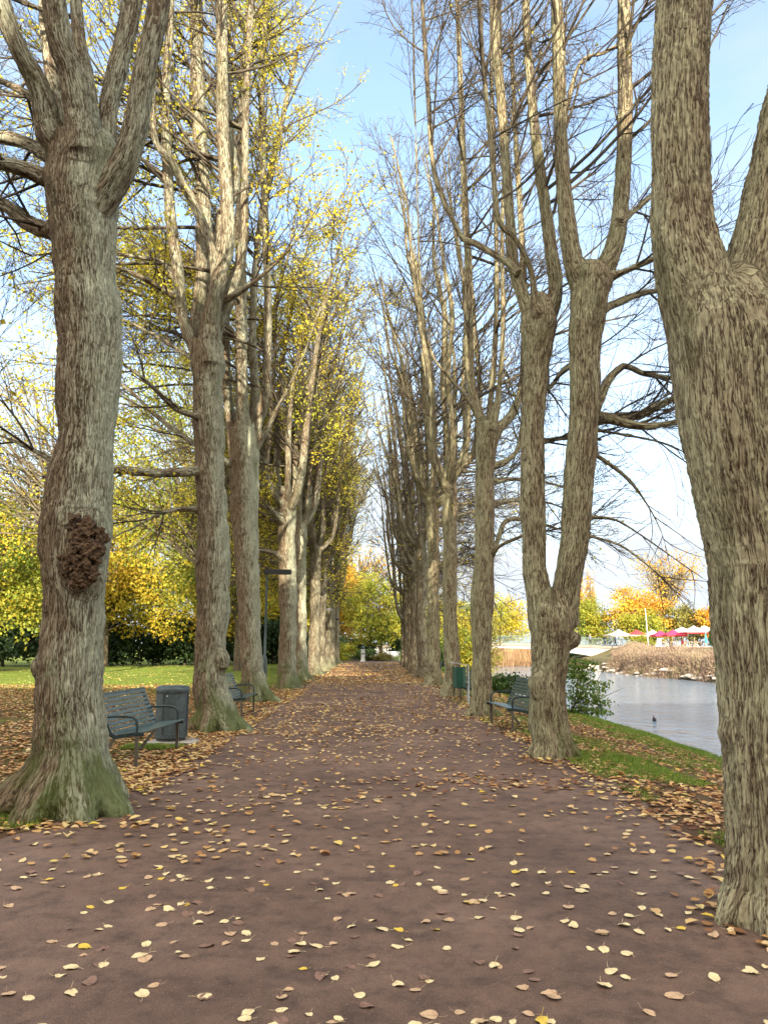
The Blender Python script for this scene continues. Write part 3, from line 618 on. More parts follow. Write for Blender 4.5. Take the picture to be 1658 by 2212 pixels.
def build_R3():
    Y = 18.0; b = at(1040, 1540, Y); t, o = tree_root('slender pale linden between the facing bench and the green post bin', b[0], Y, GROUP_R)
    L = [trace([(1040,1552,58),(1040,1522,48),(1039,1402,41),(1040,1300,52),(1041,1275,52),(1046,1202,42),(1047,1163,43),(1047,1013,40),(1054,940,48),(1055,915,48)], Y)]
    L += roots(o, 0.24, [(R(200), 0.8), (R(-10), 0.9), (R(270), 0.7)], 0.25, h=0.4)
    st = [trace([(1045,940,30),(1040,910,24),(1024,863,20),(1014,788,20),(1011,663,19),(1010,550,17),(1003,420,15),(997,250,13),(989,50,11),(985,-40,10)], Y, .2),
          trace([(1058,930,24),(1058,880,14),(1066,790,13),(1072,650,12),(1070,450,10),(1062,200,9),(1060,-40,8)], Y + .2, .6),
          trace([(1066,940,30),(1079,923,22),(1109,888,20),(1129,820,18),(1132,700,16),(1128,540,14),(1115,330,12),(1105,120,10)], Y + .1, 1.0),
          trace([(1035,900,16),(1000,850,9),(965,810,8),(935,770,7),(915,700,7),(905,560,6),(900,380,5),(895,200,5)], Y, -1.0),
          trace([(1062,930,22),(1078,840,12),(1086,700,11),(1084,520,10),(1090,300,8)], Y - .2, -.5)]
    lat = [trace([(1060,1190,22),(1069,1183,12),(1080,1150,12),(1092,1126,12),(1124,1121,11),(1180,1135,7),(1230,1150,4)], Y, 1),
           trace([(1060,1200,20),(1075,1182,10),(1110,1165,9),(1150,1150,7),(1200,1145,5)], Y, -1),
           trace([(1060,1010,20),(1095,995,13),(1118,970,12),(1126,930,11),(1135,880,8)], Y, .5),
           trace([(1060,1040,18),(1110,1035,9),(1170,1040,7),(1240,1060,5)], Y, 1.5), trace([(1060,1090,18),(1120,1080,8),(1180,1085,6),(1250,1110,4)], Y, 2.5)]
    v, Q, A = solid_trunk(L + st + lat, 0.022, o, 0.018, 0.03, 0.05, 6, 14)
    mobj('trunk', v, [Q], BARK_R, t, A)
    stems = [extend(P[2:], r[2:], 19) for P, r in st]; tb = Tubes()
    for P, r in stems:
        P, r = even(P, r, 18); k = np.argmax(P[:, 2] > 15.0); tb = Tubes(); tb.add(P[None, k:], r[None, k:] * .98, 6); tb.build('limb', TWIG, t, o)
    crown(t, o, stems, lat, TWIG, LEAF_Y, 220, 18, (20, 7, 5), 0.07, (0.7, 0.1), t0=0.05, reach=.4, fan=(6, 3.5, 6.8, 4.2))
build_R3()

# ---- the rest of the two rows
def avenue_tree(label, x, Y, grp, side, seed, n_leaf, H=20.0, hf=5.0, r=0.33, n_st=6, voxel=0.04, lean_in=0.0, bark=BARK_F, lat_n=4, leaf=0.08):
    rs = np.random.default_rng(seed); t, o = tree_root(label, x, Y, grp)
    top = np.array([x + rs.normal(0, .12), Y + rs.normal(0, .15), hf])
    wob = [o + (0, 0, -0.1), o + (0, 0, 0.25), o + (rs.normal(0, .03), 0, 0.8), o * .6 + top * .4 + rs.normal(0, .05, 3), o * .3 + top * .7 + rs.normal(0, .05, 3), top]
    L = [(np.array(wob), np.array([r * 1.55, r * 1.3, r * 1.03, r * .94, r * .95, r * 1.02]))]
    L += roots(o, r, [(rs.uniform(0, 6.28), rs.uniform(.6, 1.2)) for _ in range(5)], 0.38, h=0.6)
    st = []
    for k in range(n_st):
        a = 2 * math.pi * (k + rs.uniform(-.25, .25)) / n_st; out = rs.uniform(0.55, 1.5); h0 = hf - rs.uniform(0.0, 0.9)
        d = np.array([math.cos(a), math.sin(a), 0]); b0 = o * (1 - h0 / hf) + top * (h0 / hf); b0[2] = h0
        Hk = H * rs.uniform(.82, 1.03); p = [b0, b0 + d * out * .45 + (0, 0, .45), b0 + d * out * .85 + (0, 0, 1.3)]
        for q in range(1, 6):
            f = q / 5; p.append(b0 + d * (out * (.9 + .55 * f)) + np.array([-side * lean_in * f * f, 0, 1.3 + (Hk - h0 - 1.3) * f]) + np.append(rs.normal(0, .11, 2), 0))
        r0 = r * rs.uniform(.34, .5); st.append((np.array(p), np.array([r0 * 1.25, r0 * 1.05, r0 * .92] + [r0 * (.9 - .8 * q / 5) + .008 for q in range(1, 6)])))
    lat = []
    for k in range(lat_n):
        h0 = rs.uniform(hf * .55, hf * 1.05); b0 = o * (1 - h0 / hf) + top * (h0 / hf); b0[2] = h0
        a = (0 if side > 0 else math.pi) + rs.normal(0, .75); d = np.array([math.cos(a), math.sin(a), 0]); ln = rs.uniform(2.2, 4.4)
        lat.append((np.array([b0, b0 + d * ln * .25 + (0, 0, .25), b0 + d * ln * .6 + (0, 0, .45 + rs.normal(0, .2)), b0 + d * ln + (0, 0, .3 + rs.normal(0, .5))]), np.array([r * .34, r * .22, r * .15, r * .06])))
    v, Q, A = solid_trunk(L + [(P[:6], q[:6]) for P, q in st] + lat, voxel, o, 0.022, 0.05, 0.07, seed, 8)
    mobj('trunk', v, [Q], bark, t, A)
    tb = Tubes()
    for P, q in st:
        P, q = even(P, q, 16); k = max(0, np.argmax(P[:, 2] > st[0][0][5][2] * .6)); tb = Tubes(); tb.add(P[None, k:], q[None, k:] * .99, 6); tb.build('limb', bark, t, o)
    far = Y > 42
    crown(t, o, [(P[2:], q[2:]) for P, q in st], lat, TWIG, LEAF_Y, n_leaf, Y, ((15, 6, 4) if far else (18, 7, 5)) if side < 0 else ((9, 5, 4) if far else (12, 6, 5)), leaf, (.55 * side, 0), size=1.15 if far else 1.05, t0=0.0, up=.38, reach=.9 if side < 0 else .4, fan=(18, 3.5, 14, 5.8) if side < 0 else (5, 3.0, 7.5, 4.4))

LROW = [(-3.30, 30.4, 'linden just beyond the nearest lamp post, on the lawn side'), (-3.55, 38.0, 'fifth linden from the front of the lawn-side row'),
        (-3.45, 45.5, 'sixth linden from the front of the lawn-side row'), (-3.5, 52.6, 'lawn-side linden beside the lamp post that carries a small white sign'),
        (-3.6, 59.8, 'eighth linden from the front of the lawn-side row'), (-3.6, 67.0, 'ninth linden from the front of the lawn-side row'), (-3.6, 76.0, 'last linden of the lawn-side row, nearest the stone bust')]
for k, (x, Y, lb) in enumerate(LROW):
    avenue_tree(lb, x, Y, GROUP_L, -1, 40 + k, [26000, 24000, 19000, 17000, 15000, 14000, 13000][k], H=20.5, hf=7.4 + .5 * (k % 2), n_st=8, r=0.35 if k < 2 else .34, voxel=.032 if k < 2 else .045, lean_in=1.6, lat_n=9, bark=BARK_L if k < 2 else BARK_F, leaf=.07 + .0006 * Y)
RROW = [(2.52, 25.2, 'linden directly behind the green post bin on the water side'), (2.50, 32.2, 'leaning water-side linden with a whitened foot, just past the post bin'),
        (2.55, 39.5, 'sixth linden from the front of the water-side row'), (2.55, 46.5, 'seventh linden from the front of the water-side row'),
        (2.6, 53.0, 'sunlit water-side linden near the far end of its row'), (2.65, 60.0, 'ninth linden from the front of the water-side row'), (2.7, 68.0, 'last linden of the water-side row, nearest the white benches')]
for k, (x, Y, lb) in enumerate(RROW):
    avenue_tree(lb, x, Y, GROUP_R, 1, 70 + k, [500, 700, 900, 1200, 1600, 2200, 3000][k], H=[21, 20, 21, 20, 20, 20, 19][k], hf=[7.4, 8.0, 7.2, 7.4, 7.0, 6.0, 4.5][k], r=[.25, .27, .3, .3, .3, .3, .28][k], voxel=.03 if k < 2 else .045, lean_in=1.0, lat_n=5, n_st=8, bark=BARK_R if k < 2 else BARK_F)

# ------------------------------------------------------------------ ground, path, water
def ground_z(x, Y):
    x = np.asarray(x, float); Y = np.asarray(Y, float)
    sm = lambda t: np.clip(t, 0, 1) ** 2 * (3 - 2 * np.clip(t, 0, 1))
    w = 0.5 * np.sin(Y * .11) + .25 * np.sin(Y * .31 + 1)
    near = -0.58 * sm((x - 2.6) / (4.4 + w * .3)) - 2.1 * sm((x - 6.6 - w * .4) / 2.2)
    far = 2.6 * sm((x - 31.5 - w) / 3.0) + 1.55 * sm((x - 34.2 - w) / 6.0)
    z = np.where(x < 20, near, -2.6 + far)
    close = sm((Y - 146) / 8.0)
    z = z * (1 - close) + 0.2 * close
    lump = (fbm(np.stack([x * .35, Y * .35, x * 0], -1), 31, 3) - .5) * .10 * np.clip((np.abs(x + .2) - 2.7) / 1.5, 0, 1)
    return z + lump
gx = np.unique(np.concatenate([np.linspace(-500, -60, 12), np.linspace(-60, -8, 53), np.linspace(-8, -2.4, 34), np.linspace(-2.4, 2.4, 9), np.linspace(2.4, 11, 60), np.linspace(11, 30, 14), np.linspace(30, 44, 40), np.linspace(44, 100, 20), np.linspace(100, 600, 12)]))
gy = np.unique(np.concatenate([np.linspace(-120, 0, 13), np.linspace(0, 14, 60), np.linspace(14, 60, 70), np.linspace(60, 160, 60), np.linspace(160, 900, 16)]))
GX, GY = np.meshgrid(gx, gy, indexing='ij'); GZ = ground_z(GX, GY); nx_, ny_ = GX.shape
ii = (np.arange(nx_ - 1)[:, None] * ny_ + np.arange(ny_ - 1)[None]).ravel()
GQ = np.stack([ii, ii + ny_, ii + ny_ + 1, ii + 1], 1)

m, n, l, b = nmat('park_ground')
geo = N(n, 'ShaderNodeNewGeometry'); P_ = geo.outputs['Position']; sp = N(n, 'ShaderNodeSeparateXYZ'); l.new(P_, sp.inputs[0])
n1 = N(n, 'ShaderNodeTexNoise', Scale=0.45, Detail=6.0, Roughness=0.6); l.new(P_, n1.inputs['Vector'])
n2 = N(n, 'ShaderNodeTexNoise', Scale=9.0, Detail=8.0, Roughness=0.7); l.new(P_, n2.inputs['Vector'])
n3 = N(n, 'ShaderNodeTexNoise', Scale=60.0, Detail=5.0, Roughness=0.7); l.new(P_, n3.inputs['Vector'])
grass_c = ramp(n, [(0.3, (0.045, 0.070, 0.010)), (0.55, (0.135, 0.165, 0.016)), (0.75, (0.24, 0.23, 0.03))]); l.new(n3.outputs['Fac'], grass_c.inputs[0])
soil_c = ramp(n, [(0.3, (0.022, 0.015, 0.011)), (0.6, (0.055, 0.036, 0.025)), (0.8, (0.10, 0.06, 0.036))]); l.new(n3.outputs['Fac'], soil_c.inputs[0])
# bare soil near the path and in patches
ax = math_(n, l, 'ABSOLUTE', math_(n, l, 'ADD', sp.outputs['X'], 0.2))
edge = math_(n, l, 'MULTIPLY_ADD', ax, -0.50); edge.node.inputs[2].default_value = 2.15
ms_ = math_(n, l, 'ADD', edge, math_(n, l, 'MULTIPLY', math_(n, l, 'SUBTRACT', n1.outputs['Fac'], 0.5), 2.6))
ms_ = math_(n, l, 'ADD', ms_, math_(n, l, 'MULTIPLY', math_(n, l, 'SUBTRACT', n2.outputs['Fac'], 0.5), 1.6), clamp=True)
c = mixc(n, l, ms_, grass_c.outputs[0], soil_c.outputs[0])
mould = ramp(n, [(0.3, (0.05, 0.026, 0.013)), (0.6, (0.15, 0.078, 0.033)), (0.8, (0.26, 0.15, 0.06))]); l.new(n3.outputs['Fac'], mould.inputs[0])   # decayed leaves trodden into the turf
q1 = math_(n, l, 'MULTIPLY_ADD', sp.outputs['Y'], -.09); q1.node.inputs[2].default_value = 2.9; q1.node.use_clamp = True
q2 = math_(n, l, 'ADD', math_(n, l, 'MULTIPLY', math_(n, l, 'SUBTRACT', n1.outputs['Fac'], .5), 2.5), .85, True)
bankx = math_(n, l, 'MULTIPLY_ADD', sp.outputs['X'], -1.4); bankx.node.inputs[2].default_value = 8.2; bankx.node.use_clamp = True
c = mixc(n, l, math_(n, l, 'MULTIPLY', math_(n, l, 'MULTIPLY', q1, q2), math_(n, l, 'MULTIPLY', bankx, .85)), c, mould.outputs[0])
# submerged / muddy banks of the channel
low = math_(n, l, 'MULTIPLY_ADD', sp.outputs['Z'], -1.6); low.node.inputs[2].default_value = -1.9; low.node.use_clamp = True
c = mixc(n, l, low, c, (0.07, 0.06, 0.045))
fb = math_(n, l, 'MULTIPLY_ADD', sp.outputs['X'], 1.0); fb.node.inputs[2].default_value = -31.0; fb.node.use_clamp = True
dryg = ramp(n, [(0.3, (0.07, 0.055, 0.03)), (0.55, (0.15, 0.115, 0.06)), (0.8, (0.13, 0.14, 0.045))]); l.new(n2.outputs['Fac'], dryg.inputs[0])
c = mixc(n, l, math_(n, l, 'MULTIPLY', fb, .85), c, dryg.outputs[0])
l.new(c, b.inputs['Base Color']); b.inputs['Roughness'].default_value = 0.95; b.inputs['Specular IOR Level'].default_value = 0.2
hb = math_(n, l, 'ADD', n3.outputs['Fac'], math_(n, l, 'MULTIPLY', n2.outputs['Fac'], 1.5))
bp = N(n, 'ShaderNodeBump', Strength=0.9, Distance=0.03); l.new(hb, bp.inputs['Height']); l.new(bp.outputs[0], b.inputs['Normal'])
g = mobj('ground', np.stack([GX.ravel(), GY.ravel(), GZ.ravel()], 1), [GQ], m); tag(g, kind='structure')

# path: one sheet just above the ground, with wavering edges
m, n, l, b = nmat('path_gravel')
geo = N(n, 'ShaderNodeNewGeometry'); P_ = geo.outputs['Position']; sp = N(n, 'ShaderNodeSeparateXYZ'); l.new(P_, sp.inputs[0])
a1 = N(n, 'ShaderNodeTexNoise', Scale=0.6, Detail=7.0, Roughness=0.62); l.new(P_, a1.inputs['Vector'])
a2 = N(n, 'ShaderNodeTexNoise', Scale=5.5, Detail=8.0, Roughness=0.7); l.new(P_, a2.inputs['Vector'])
a3 = N(n, 'ShaderNodeTexNoise', Scale=170.0, Detail=4.0, Roughness=0.75); l.new(P_, a3.inputs['Vector'])
a4 = N(n, 'ShaderNodeTexVoronoi', Scale=75.0); l.new(P_, a4.inputs['Vector'])
c1 = ramp(n, [(0.30, (0.098, 0.057, 0.038)), (0.52, (0.158, 0.096, 0.065)), (0.72, (0.225, 0.144, 0.100))]); l.new(a1.outputs['Fac'], c1.inputs[0])
c2 = ramp(n, [(0.32, (0.40, 0.38, 0.38)), (0.48, (0.95, 0.95, 0.95)), (0.8, (1.5, 1.42, 1.34))]); l.new(a2.outputs['Fac'], c2.inputs[0])
c3 = ramp(n, [(0.3, (0.42, 0.41, 0.40)), (0.5, (1.0, 1.0, 1.0)), (0.72, (1.8, 1.72, 1.65))]); l.new(a3.outputs['Fac'], c3.inputs[0])
cc = mixc(n, l, 0.75, c1.outputs[0], c2.outputs[0], 'MULTIPLY'); cc = mixc(n, l, 0.8, cc, c3.outputs[0], 'MULTIPLY')
gc = N(n, 'ShaderNodeSeparateColor'); l.new(a4.outputs['Color'], gc.inputs[0])
gs = ramp(n, [(0.10, (1, 1, 1)), (0.24, (0, 0, 0))]); l.new(a4.outputs['Distance'], gs.inputs[0])                     # scattered pale and dark grit
cc = mixc(n, l, math_(n, l, 'MULTIPLY', gs.outputs[0], math_(n, l, 'GREATER_THAN', gc.outputs[0], .80)), cc, (0.30, 0.24, 0.20))
cc = mixc(n, l, math_(n, l, 'MULTIPLY', gs.outputs[0], math_(n, l, 'LESS_THAN', gc.outputs[0], .22)), cc, (0.035, 0.022, 0.017))
a5 = N(n, 'ShaderNodeTexNoise', Scale=1.7, Detail=9.0, Roughness=0.72); l.new(P_, a5.inputs['Vector'])
dp = ramp(n, [(0.54, (0, 0, 0)), (0.66, (1, 1, 1))]); l.new(a5.outputs['Fac'], dp.inputs[0])                              # damp, darker patches
cc = mixc(n, l, math_(n, l, 'MULTIPLY', dp.outputs[0], .55), cc, (0.050, 0.030, 0.023))
# faded prints of trodden leaves
v2 = N(n, 'ShaderNodeTexVoronoi', Scale=3.4, Randomness=1.0); l.new(P_, v2.inputs['Vector'])
wob = math_(n, l, 'ADD', v2.outputs['Distance'], math_(n, l, 'MULTIPLY', a2.outputs['Fac'], 0.10))
pr = ramp(n, [(0.14, (1, 1, 1)), (0.20, (0, 0, 0))]); l.new(wob, pr.inputs[0])
sepc = N(n, 'ShaderNodeSeparateColor'); l.new(v2.outputs['Color'], sepc.inputs[0])
on = math_(n, l, 'GREATER_THAN', sepc.outputs[0], 0.45)
cc = mixc(n, l, math_(n, l, 'MULTIPLY', math_(n, l, 'MULTIPLY', pr.outputs[0], on), 0.35), cc, (0.26, 0.18, 0.12))
l.new(cc, b.inputs['Base Color']); b.inputs['Roughness'].default_value = 0.82; b.inputs['Specular IOR Level'].default_value = 0.3
h_ = math_(n, l, 'ADD', a3.outputs['Fac'], math_(n, l, 'MULTIPLY', a2.outputs['Fac'], 1.2)); h_ = math_(n, l, 'ADD', h_, math_(n, l, 'MULTIPLY', a4.outputs['Distance'], .6))
bp = N(n, 'ShaderNodeBump', Strength=0.6, Distance=0.02); l.new(h_, bp.inputs['Height']); l.new(bp.outputs[0], b.inputs['Normal'])
py = np.unique(np.concatenate([np.linspace(-40, 2, 10), np.linspace(2, 40, 150), np.linspace(40, 84, 60)]))
el = -2.78 - .25 * (vnoise(np.stack([py * .6, py * 0, py * 0], 1), 2) - .5) - .22 * (vnoise(np.stack([py * 2.3, py * 0, py * 0], 1), 3) - .5) - np.clip((7.2 - py) * .6, 0, 6)
er = 2.45 + .3 * (vnoise(np.stack([py * .6, py * 0, py * 0 + 9], 1), 4) - .5) + .22 * (vnoise(np.stack([py * 2.1, py * 0, py * 0 + 5], 1), 5) - .5) + np.clip((4.4 - py) * .8, 0, 6) + .25 * np.exp(-((py - 10) / 3) ** 2)
tt = np.linspace(0, 1, 9); PX = el[:, None] * (1 - tt) + er[:, None] * tt; PY = np.repeat(py[:, None], 9, 1)
PZ = np.maximum(ground_z(PX, PY), -.02) + .004 + .012 * np.sin(np.pi * tt)[None]
ii = (np.arange(len(py) - 1)[:, None] * 9 + np.arange(8)[None]).ravel()
PQ = np.stack([ii, ii + 1, ii + 10, ii + 9], 1)
o = mobj('path', np.stack([PX.ravel(), PY.ravel(), PZ.ravel()], 1), [PQ], m); tag(o, kind='structure')
cr = MB(); cr.add([(-14, 84, .012), (9, 84, .012), (9, 88, .012), (-14, 88, .012)], [(0, 1, 2, 3)]); o = cr.build('cross_path', m); tag(o, kind='structure')

m, n, l, b = nmat('water')
b.inputs['Base Color'].default_value = (0.13, 0.16, 0.18, 1); b.inputs['Roughness'].default_value = 0.07; b.inputs['IOR'].default_value = 1.5
geo = N(n, 'ShaderNodeNewGeometry'); mpw = N(n, 'ShaderNodeMapping'); mpw.inputs['Scale'].default_value = (1.0, 0.55, 1.0); l.new(geo.outputs['Position'], mpw.inputs['Vector'])
w1 = N(n, 'ShaderNodeTexNoise', Scale=1.6, Detail=5.0, Roughness=0.6); l.new(mpw.outputs[0], w1.inputs['Vector'])
w2 = N(n, 'ShaderNodeTexNoise', Scale=0.22, Detail=3.0); l.new(mpw.outputs[0], w2.inputs['Vector'])
hw = math_(n, l, 'MULTIPLY', w1.outputs['Fac'], math_(n, l, 'ADD', math_(n, l, 'MULTIPLY', w2.outputs['Fac'], 1.6), 0.1))
bp = N(n, 'ShaderNodeBump', Strength=0.9, Distance=0.35); l.new(hw, bp.inputs['Height']); l.new(bp.outputs[0], b.inputs['Normal'])
WZ = -1.8
wb = MB(); wb.add([(6, -60, WZ), (44, -60, WZ), (44, 156, WZ), (6, 156, WZ)], [(0, 1, 2, 3)]); o = wb.build('water', m); tag(o, kind='structure')

# ------------------------------------------------------------------ grass and fallen leaves
GRASS = leaf_material('grass_blade', [(0.0, (0.05, 0.085, 0.012)), (0.5, (0.14, 0.24, 0.025)), (1.0, (0.29, 0.36, 0.06))], 0.35)
def blades(P, h, tint):
    M = len(P); a = rng.uniform(0, 6.28, M); w = np.stack([np.cos(a), np.sin(a), 0 * a], 1) * .004; tip = P + np.stack([rng.normal(0, .35, M) * h, rng.normal(0, .35, M) * h, h], 1)
    V = np.stack([P - w, P + w, tip], 1).reshape(-1, 3); return V, np.arange(M)[:, None] * 3 + np.array([[0, 1, 2]]), np.repeat(tint, 3)
def patchy(n, x0, x1, y0, y1, seed, thr, sc=1.3, pw=1.0):
    P = np.stack([rng.uniform(x0, x1, n), y0 + (y1 - y0) * rng.uniform(0, 1, n) ** pw], 1)
    k = fbm(np.stack([P[:, 0] * sc, P[:, 1] * sc * .6, 0 * P[:, 0]], 1), seed, 3); return P[k > thr]
gp = [patchy(150000, 2.75, 6.9, 4.6, 30, 51, .50, 1.3, 1.5), patchy(9000, 2.7, 4.2, 9.6, 12.4, 52, .40), patchy(40000, 5.4, 7.6, 12, 34, 53, .33),
      patchy(16000, -5.2, -2.95, 6.2, 8.0, 54, .36), patchy(6000, 2.3, 3.4, 13.5, 25, 55, .45), patchy(5000, -3.9, -3.0, 12.2, 12.8, 56, .5), patchy(60000, -22, -6, 24, 62, 57, .42)]
gp = np.vstack(gp); gz = ground_z(gp[:, 0], gp[:, 1]); h = rng.uniform(.025, .075, len(gp)) * np.where(gp[:, 1] > 30, 1.2, 1)
V, T, tn = blades(np.column_stack([gp, gz - .005]), h, rng.uniform(0, 1, len(gp)))
o = mobj('grass', V, [T], GRASS, None, {'tint': tn}, smooth=False); tag(o, 'short green grass in patches on the banks and the lawn', kind='stuff')

LITTER = leaf_material('fallen_leaf', [(0.0, (0.085, 0.034, 0.018)), (0.25, (0.22, 0.10, 0.042)), (0.45, (0.42, 0.215, 0.075)), (0.62, (0.55, 0.34, 0.135)), (0.8, (0.64, 0.49, 0.25)), (0.93, (0.66, 0.46, 0.06)), (1.0, (0.52, 0.45, 0.07))], 0.12, 0.7)
def flat_leaves(P, size, tint):
    M = len(P); a = rng.uniform(0, 6.28, M); s = size * rng.uniform(.65, 1.2, M); u = np.stack([np.cos(a), np.sin(a), rng.normal(0, .10, M)], 1); v = np.stack([-np.sin(a), np.cos(a), rng.normal(0, .10, M)], 1)
    f = rng.normal(.08, .13, M)[:, None] * np.array([[0, 0, 1.0]]); S = s[:, None]
    up = np.array([[0, 0, 1.0]]) * rng.uniform(0.004, .02, M)[:, None]
    q = [P + up - u * S * .42, P + up - u * S * .25 + v * S * .36 + f * S * .8, P + up + u * S * .18 + v * S * .40 + f * S, P + up + u * S * .62 + f * S * .3, P + up + u * S * .18 - v * S * .40 + f * S, P + up - u * S * .25 - v * S * .36 + f * S * .8]
    V = np.stack(q, 1).reshape(-1, 3); k = np.arange(M)[:, None] * 6
    return V, np.vstack([k + np.array([[0, 3, 2, 1]]), k + np.array([[0, 5, 4, 3]])]), np.repeat(tint, 6)
def scat(n, x0, x1, y0, y1, pw=1.0):
    return np.stack([rng.uniform(x0, x1, n), y0 + (y1 - y0) * rng.uniform(0, 1, n) ** pw], 1)
def dens(P, seed, sc, lo, hi):
    k = fbm(np.stack([P[:, 0] * sc, P[:, 1] * sc, 0 * P[:, 0]], 1), seed, 3); return P[rng.uniform(0, 1, len(P)) < np.clip((k - lo) / (hi - lo), 0.03, 1)]
NEAR_Y = 5.9
parts = []
P = dens(scat(3300, -2.9, 2.6, NEAR_Y, 22), 61, .8, .15, .75); parts.append((P, .072, rng.beta(3.2, 1.5, len(P)) * .91))
P = dens(scat(6500, -2.9, 2.6, 14, 46), 62, .5, .25, .7); parts.append((P, .085, rng.beta(3.0, 1.6, len(P)) * .91))
P = dens(scat(9500, -3.2, 2.8, 34, 78, 1.2), 63, .4, .2, .6); parts.append((P, .13, rng.beta(2.6, 2.0, len(P))))
P = scat(5200, -3.35, -2.35, 8.6, 30, 1.2); P = dens(P, 64, 1.2, .3, .6); parts.append((P, .08, rng.beta(2.4, 2.0, len(P))))          # drift along the lawn edge
P = np.stack([rng.normal(-3.0, .45, 700), rng.normal(9.9, .8, 700)], 1); parts.append((P, .085, rng.beta(2.6, 2.0, len(P))))              # heap round the bench
P = np.stack([rng.normal(-2.75, .14, 160), rng.normal(13.9, .3, 160)], 1); parts.append((P, .09, rng.beta(2.2, 2.2, len(P))))
P = np.stack([rng.normal(1.35, .6, 170), rng.normal(9.3, .35, 170)], 1); parts.append((P, .075, rng.beta(1.8, 2.6, len(P))))           # darker heap on the path
P = dens(scat(46000, -16, -2.9, 7, 33, 1.25), 65, .35, .10, .45); parts.append((P, .085, rng.beta(2.0, 2.5, len(P))))                        # lawn litter
P = dens(scat(7000, -30, -4, 27, 66, 1.2), 66, .2, .40, .85); parts.append((P, .10, rng.uniform(.72, 1.0, len(P))))
P = np.stack([-3.05 + rng.normal(0, .45, 90), 7.15 + rng.normal(0, .12, 90)], 1); parts.append((P, .085, rng.beta(2.4, 1.8, len(P))))
for bx_, by_, n_q in ((2.45, 4.7, 60), (2.62, 11.2, 120), (2.5, 17.7, 80), (-3.0, 14.75, 110), (-3.3, 22.5, 60)):
    a_ = rng.uniform(0, 6.28, n_q); r_q = .42 + np.abs(rng.normal(0, .2, n_q)); P = np.stack([bx_ + r_q * np.cos(a_), by_ + r_q * np.sin(a_)], 1); parts.append((P, .075, rng.beta(2, 2, n_q)))
P = scat(2600, -4.6, -3.1, 5.9, 9.0); parts.append((dens(P, 67, 1.5, .5, .75), .08, None))
P = dens(scat(17000, 2.55, 6.4, 4.2, 26, 1.3), 68, .9, .24, .58); parts.append((P, .078, rng.beta(1.5, 2.6, len(P))))                       # brown litter on the bank
P = dens(scat(2600, 2.3, 3.3, 4.3, 26, 1.2), 69, 1.0, .2, .6); parts.append((P, .075, rng.beta(3.0, 1.6, len(P))))
P = dens(scat(9000, 2.5, 6.0, 24, 66, 1.0), 70, .5, .2, .6); parts.append((P, .12, rng.beta(2.2, 2.2, len(P))))
VV, QQ, TT = [], [], []; nv = 0
for P, sz, t in parts:
    if t is None: t = rng.beta(2, 2.4, len(P))
    z = np.where((np.abs(P[:, 0]) < 2.6), np.maximum(ground_z(P[:, 0], P[:, 1]), -.02) + .014, ground_z(P[:, 0], P[:, 1]))
    V, Q, tt_ = flat_leaves(np.column_stack([P, z]), sz, t); VV.append(V); QQ.append(Q + nv); TT.append(tt_); nv += len(V)
o = mobj('leaf_litter', np.vstack(VV), [np.vstack(QQ)], LITTER, None, {'tint': np.concatenate(TT)}, smooth=False)
tag(o, 'tan and yellow fallen leaves strewn over the far path, lawn and bank', kind='stuff')

# the nearest fallen leaves, each a thing of its own
def leaf_proto(name, seed, tint_mat):
    rs = np.random.default_rng(seed); ang = np.linspace(0, 2 * math.pi, 17)[:-1]; curl = rs.uniform(.05, .55) * rs.choice([-1, 1], p=[.3, .7]); bend = rs.uniform(-.3, .5)
    rr = 0.036 * (1 + .13 * np.cos(ang) - .10 * np.exp(-((ang - math.pi) / .35) ** 2) + .30 * np.exp(-(np.minimum(ang, 2 * math.pi - ang) / .28) ** 2)) * rs.uniform(.93, 1.07, 16)
    V = [(0, 0, 0)]; rings = [.45, .8, 1.0]
    for f in rings:
        for a, r_ in zip(ang, rr): V.append((math.cos(a) * r_ * f, math.sin(a) * r_ * f * .88, 0))
    V = np.array(V); V[:, 2] = curl * 9 * V[:, 1] ** 2 + bend * 6 * V[:, 0] ** 2 * np.sign(V[:, 0]) + rs.normal(0, .0016, len(V)) + .25 * rs.normal() * V[:, 0] * V[:, 1] * 12
    Fq = [(1 + (r_ + 1) * 16 + q, 1 + (r_ + 1) * 16 + (q + 1) % 16, 1 + r_ * 16 + (q + 1) % 16, 1 + r_ * 16 + q) for r_ in range(2) for q in range(16)]
    Ft = [(0, 1 + q, 1 + (q + 1) % 16) for q in range(16)]
    mb = MB(); mb.tube([(-.033, 0, V[:, 2].min() * 0 + .001), (-.05, .004, .004), (-.070, .012, .012 * rs.uniform(.1, 1.6))], [.0012, .0010, .0009], 4)
    k = len(V); V = np.vstack([V, np.array(mb.v)]); Fq += [tuple(i + k for i in f) for f in mb.f if len(f) == 4]
    V[:, 2] -= V[:49, 2].min() - .002
    return make_mesh(name, V, [np.array(Ft), np.array(Fq)], tint_mat, smooth=True)
def leafskin(name, col, spot):
    m, n, l, b = nmat(name); t = N(n, 'ShaderNodeTexCoord'); z = N(n, 'ShaderNodeTexNoise', Scale=55.0, Detail=5.0); l.new(t.outputs['Object'], z.inputs['Vector'])
    r = ramp(n, [(0.30, spot), (0.48, col), (0.75, tuple(min(1, c * 1.15) for c in col))]); l.new(z.outputs['Fac'], r.inputs[0]); l.new(r.outputs[0], b.inputs['Base Color']); b.inputs['Roughness'].default_value = .6; return m
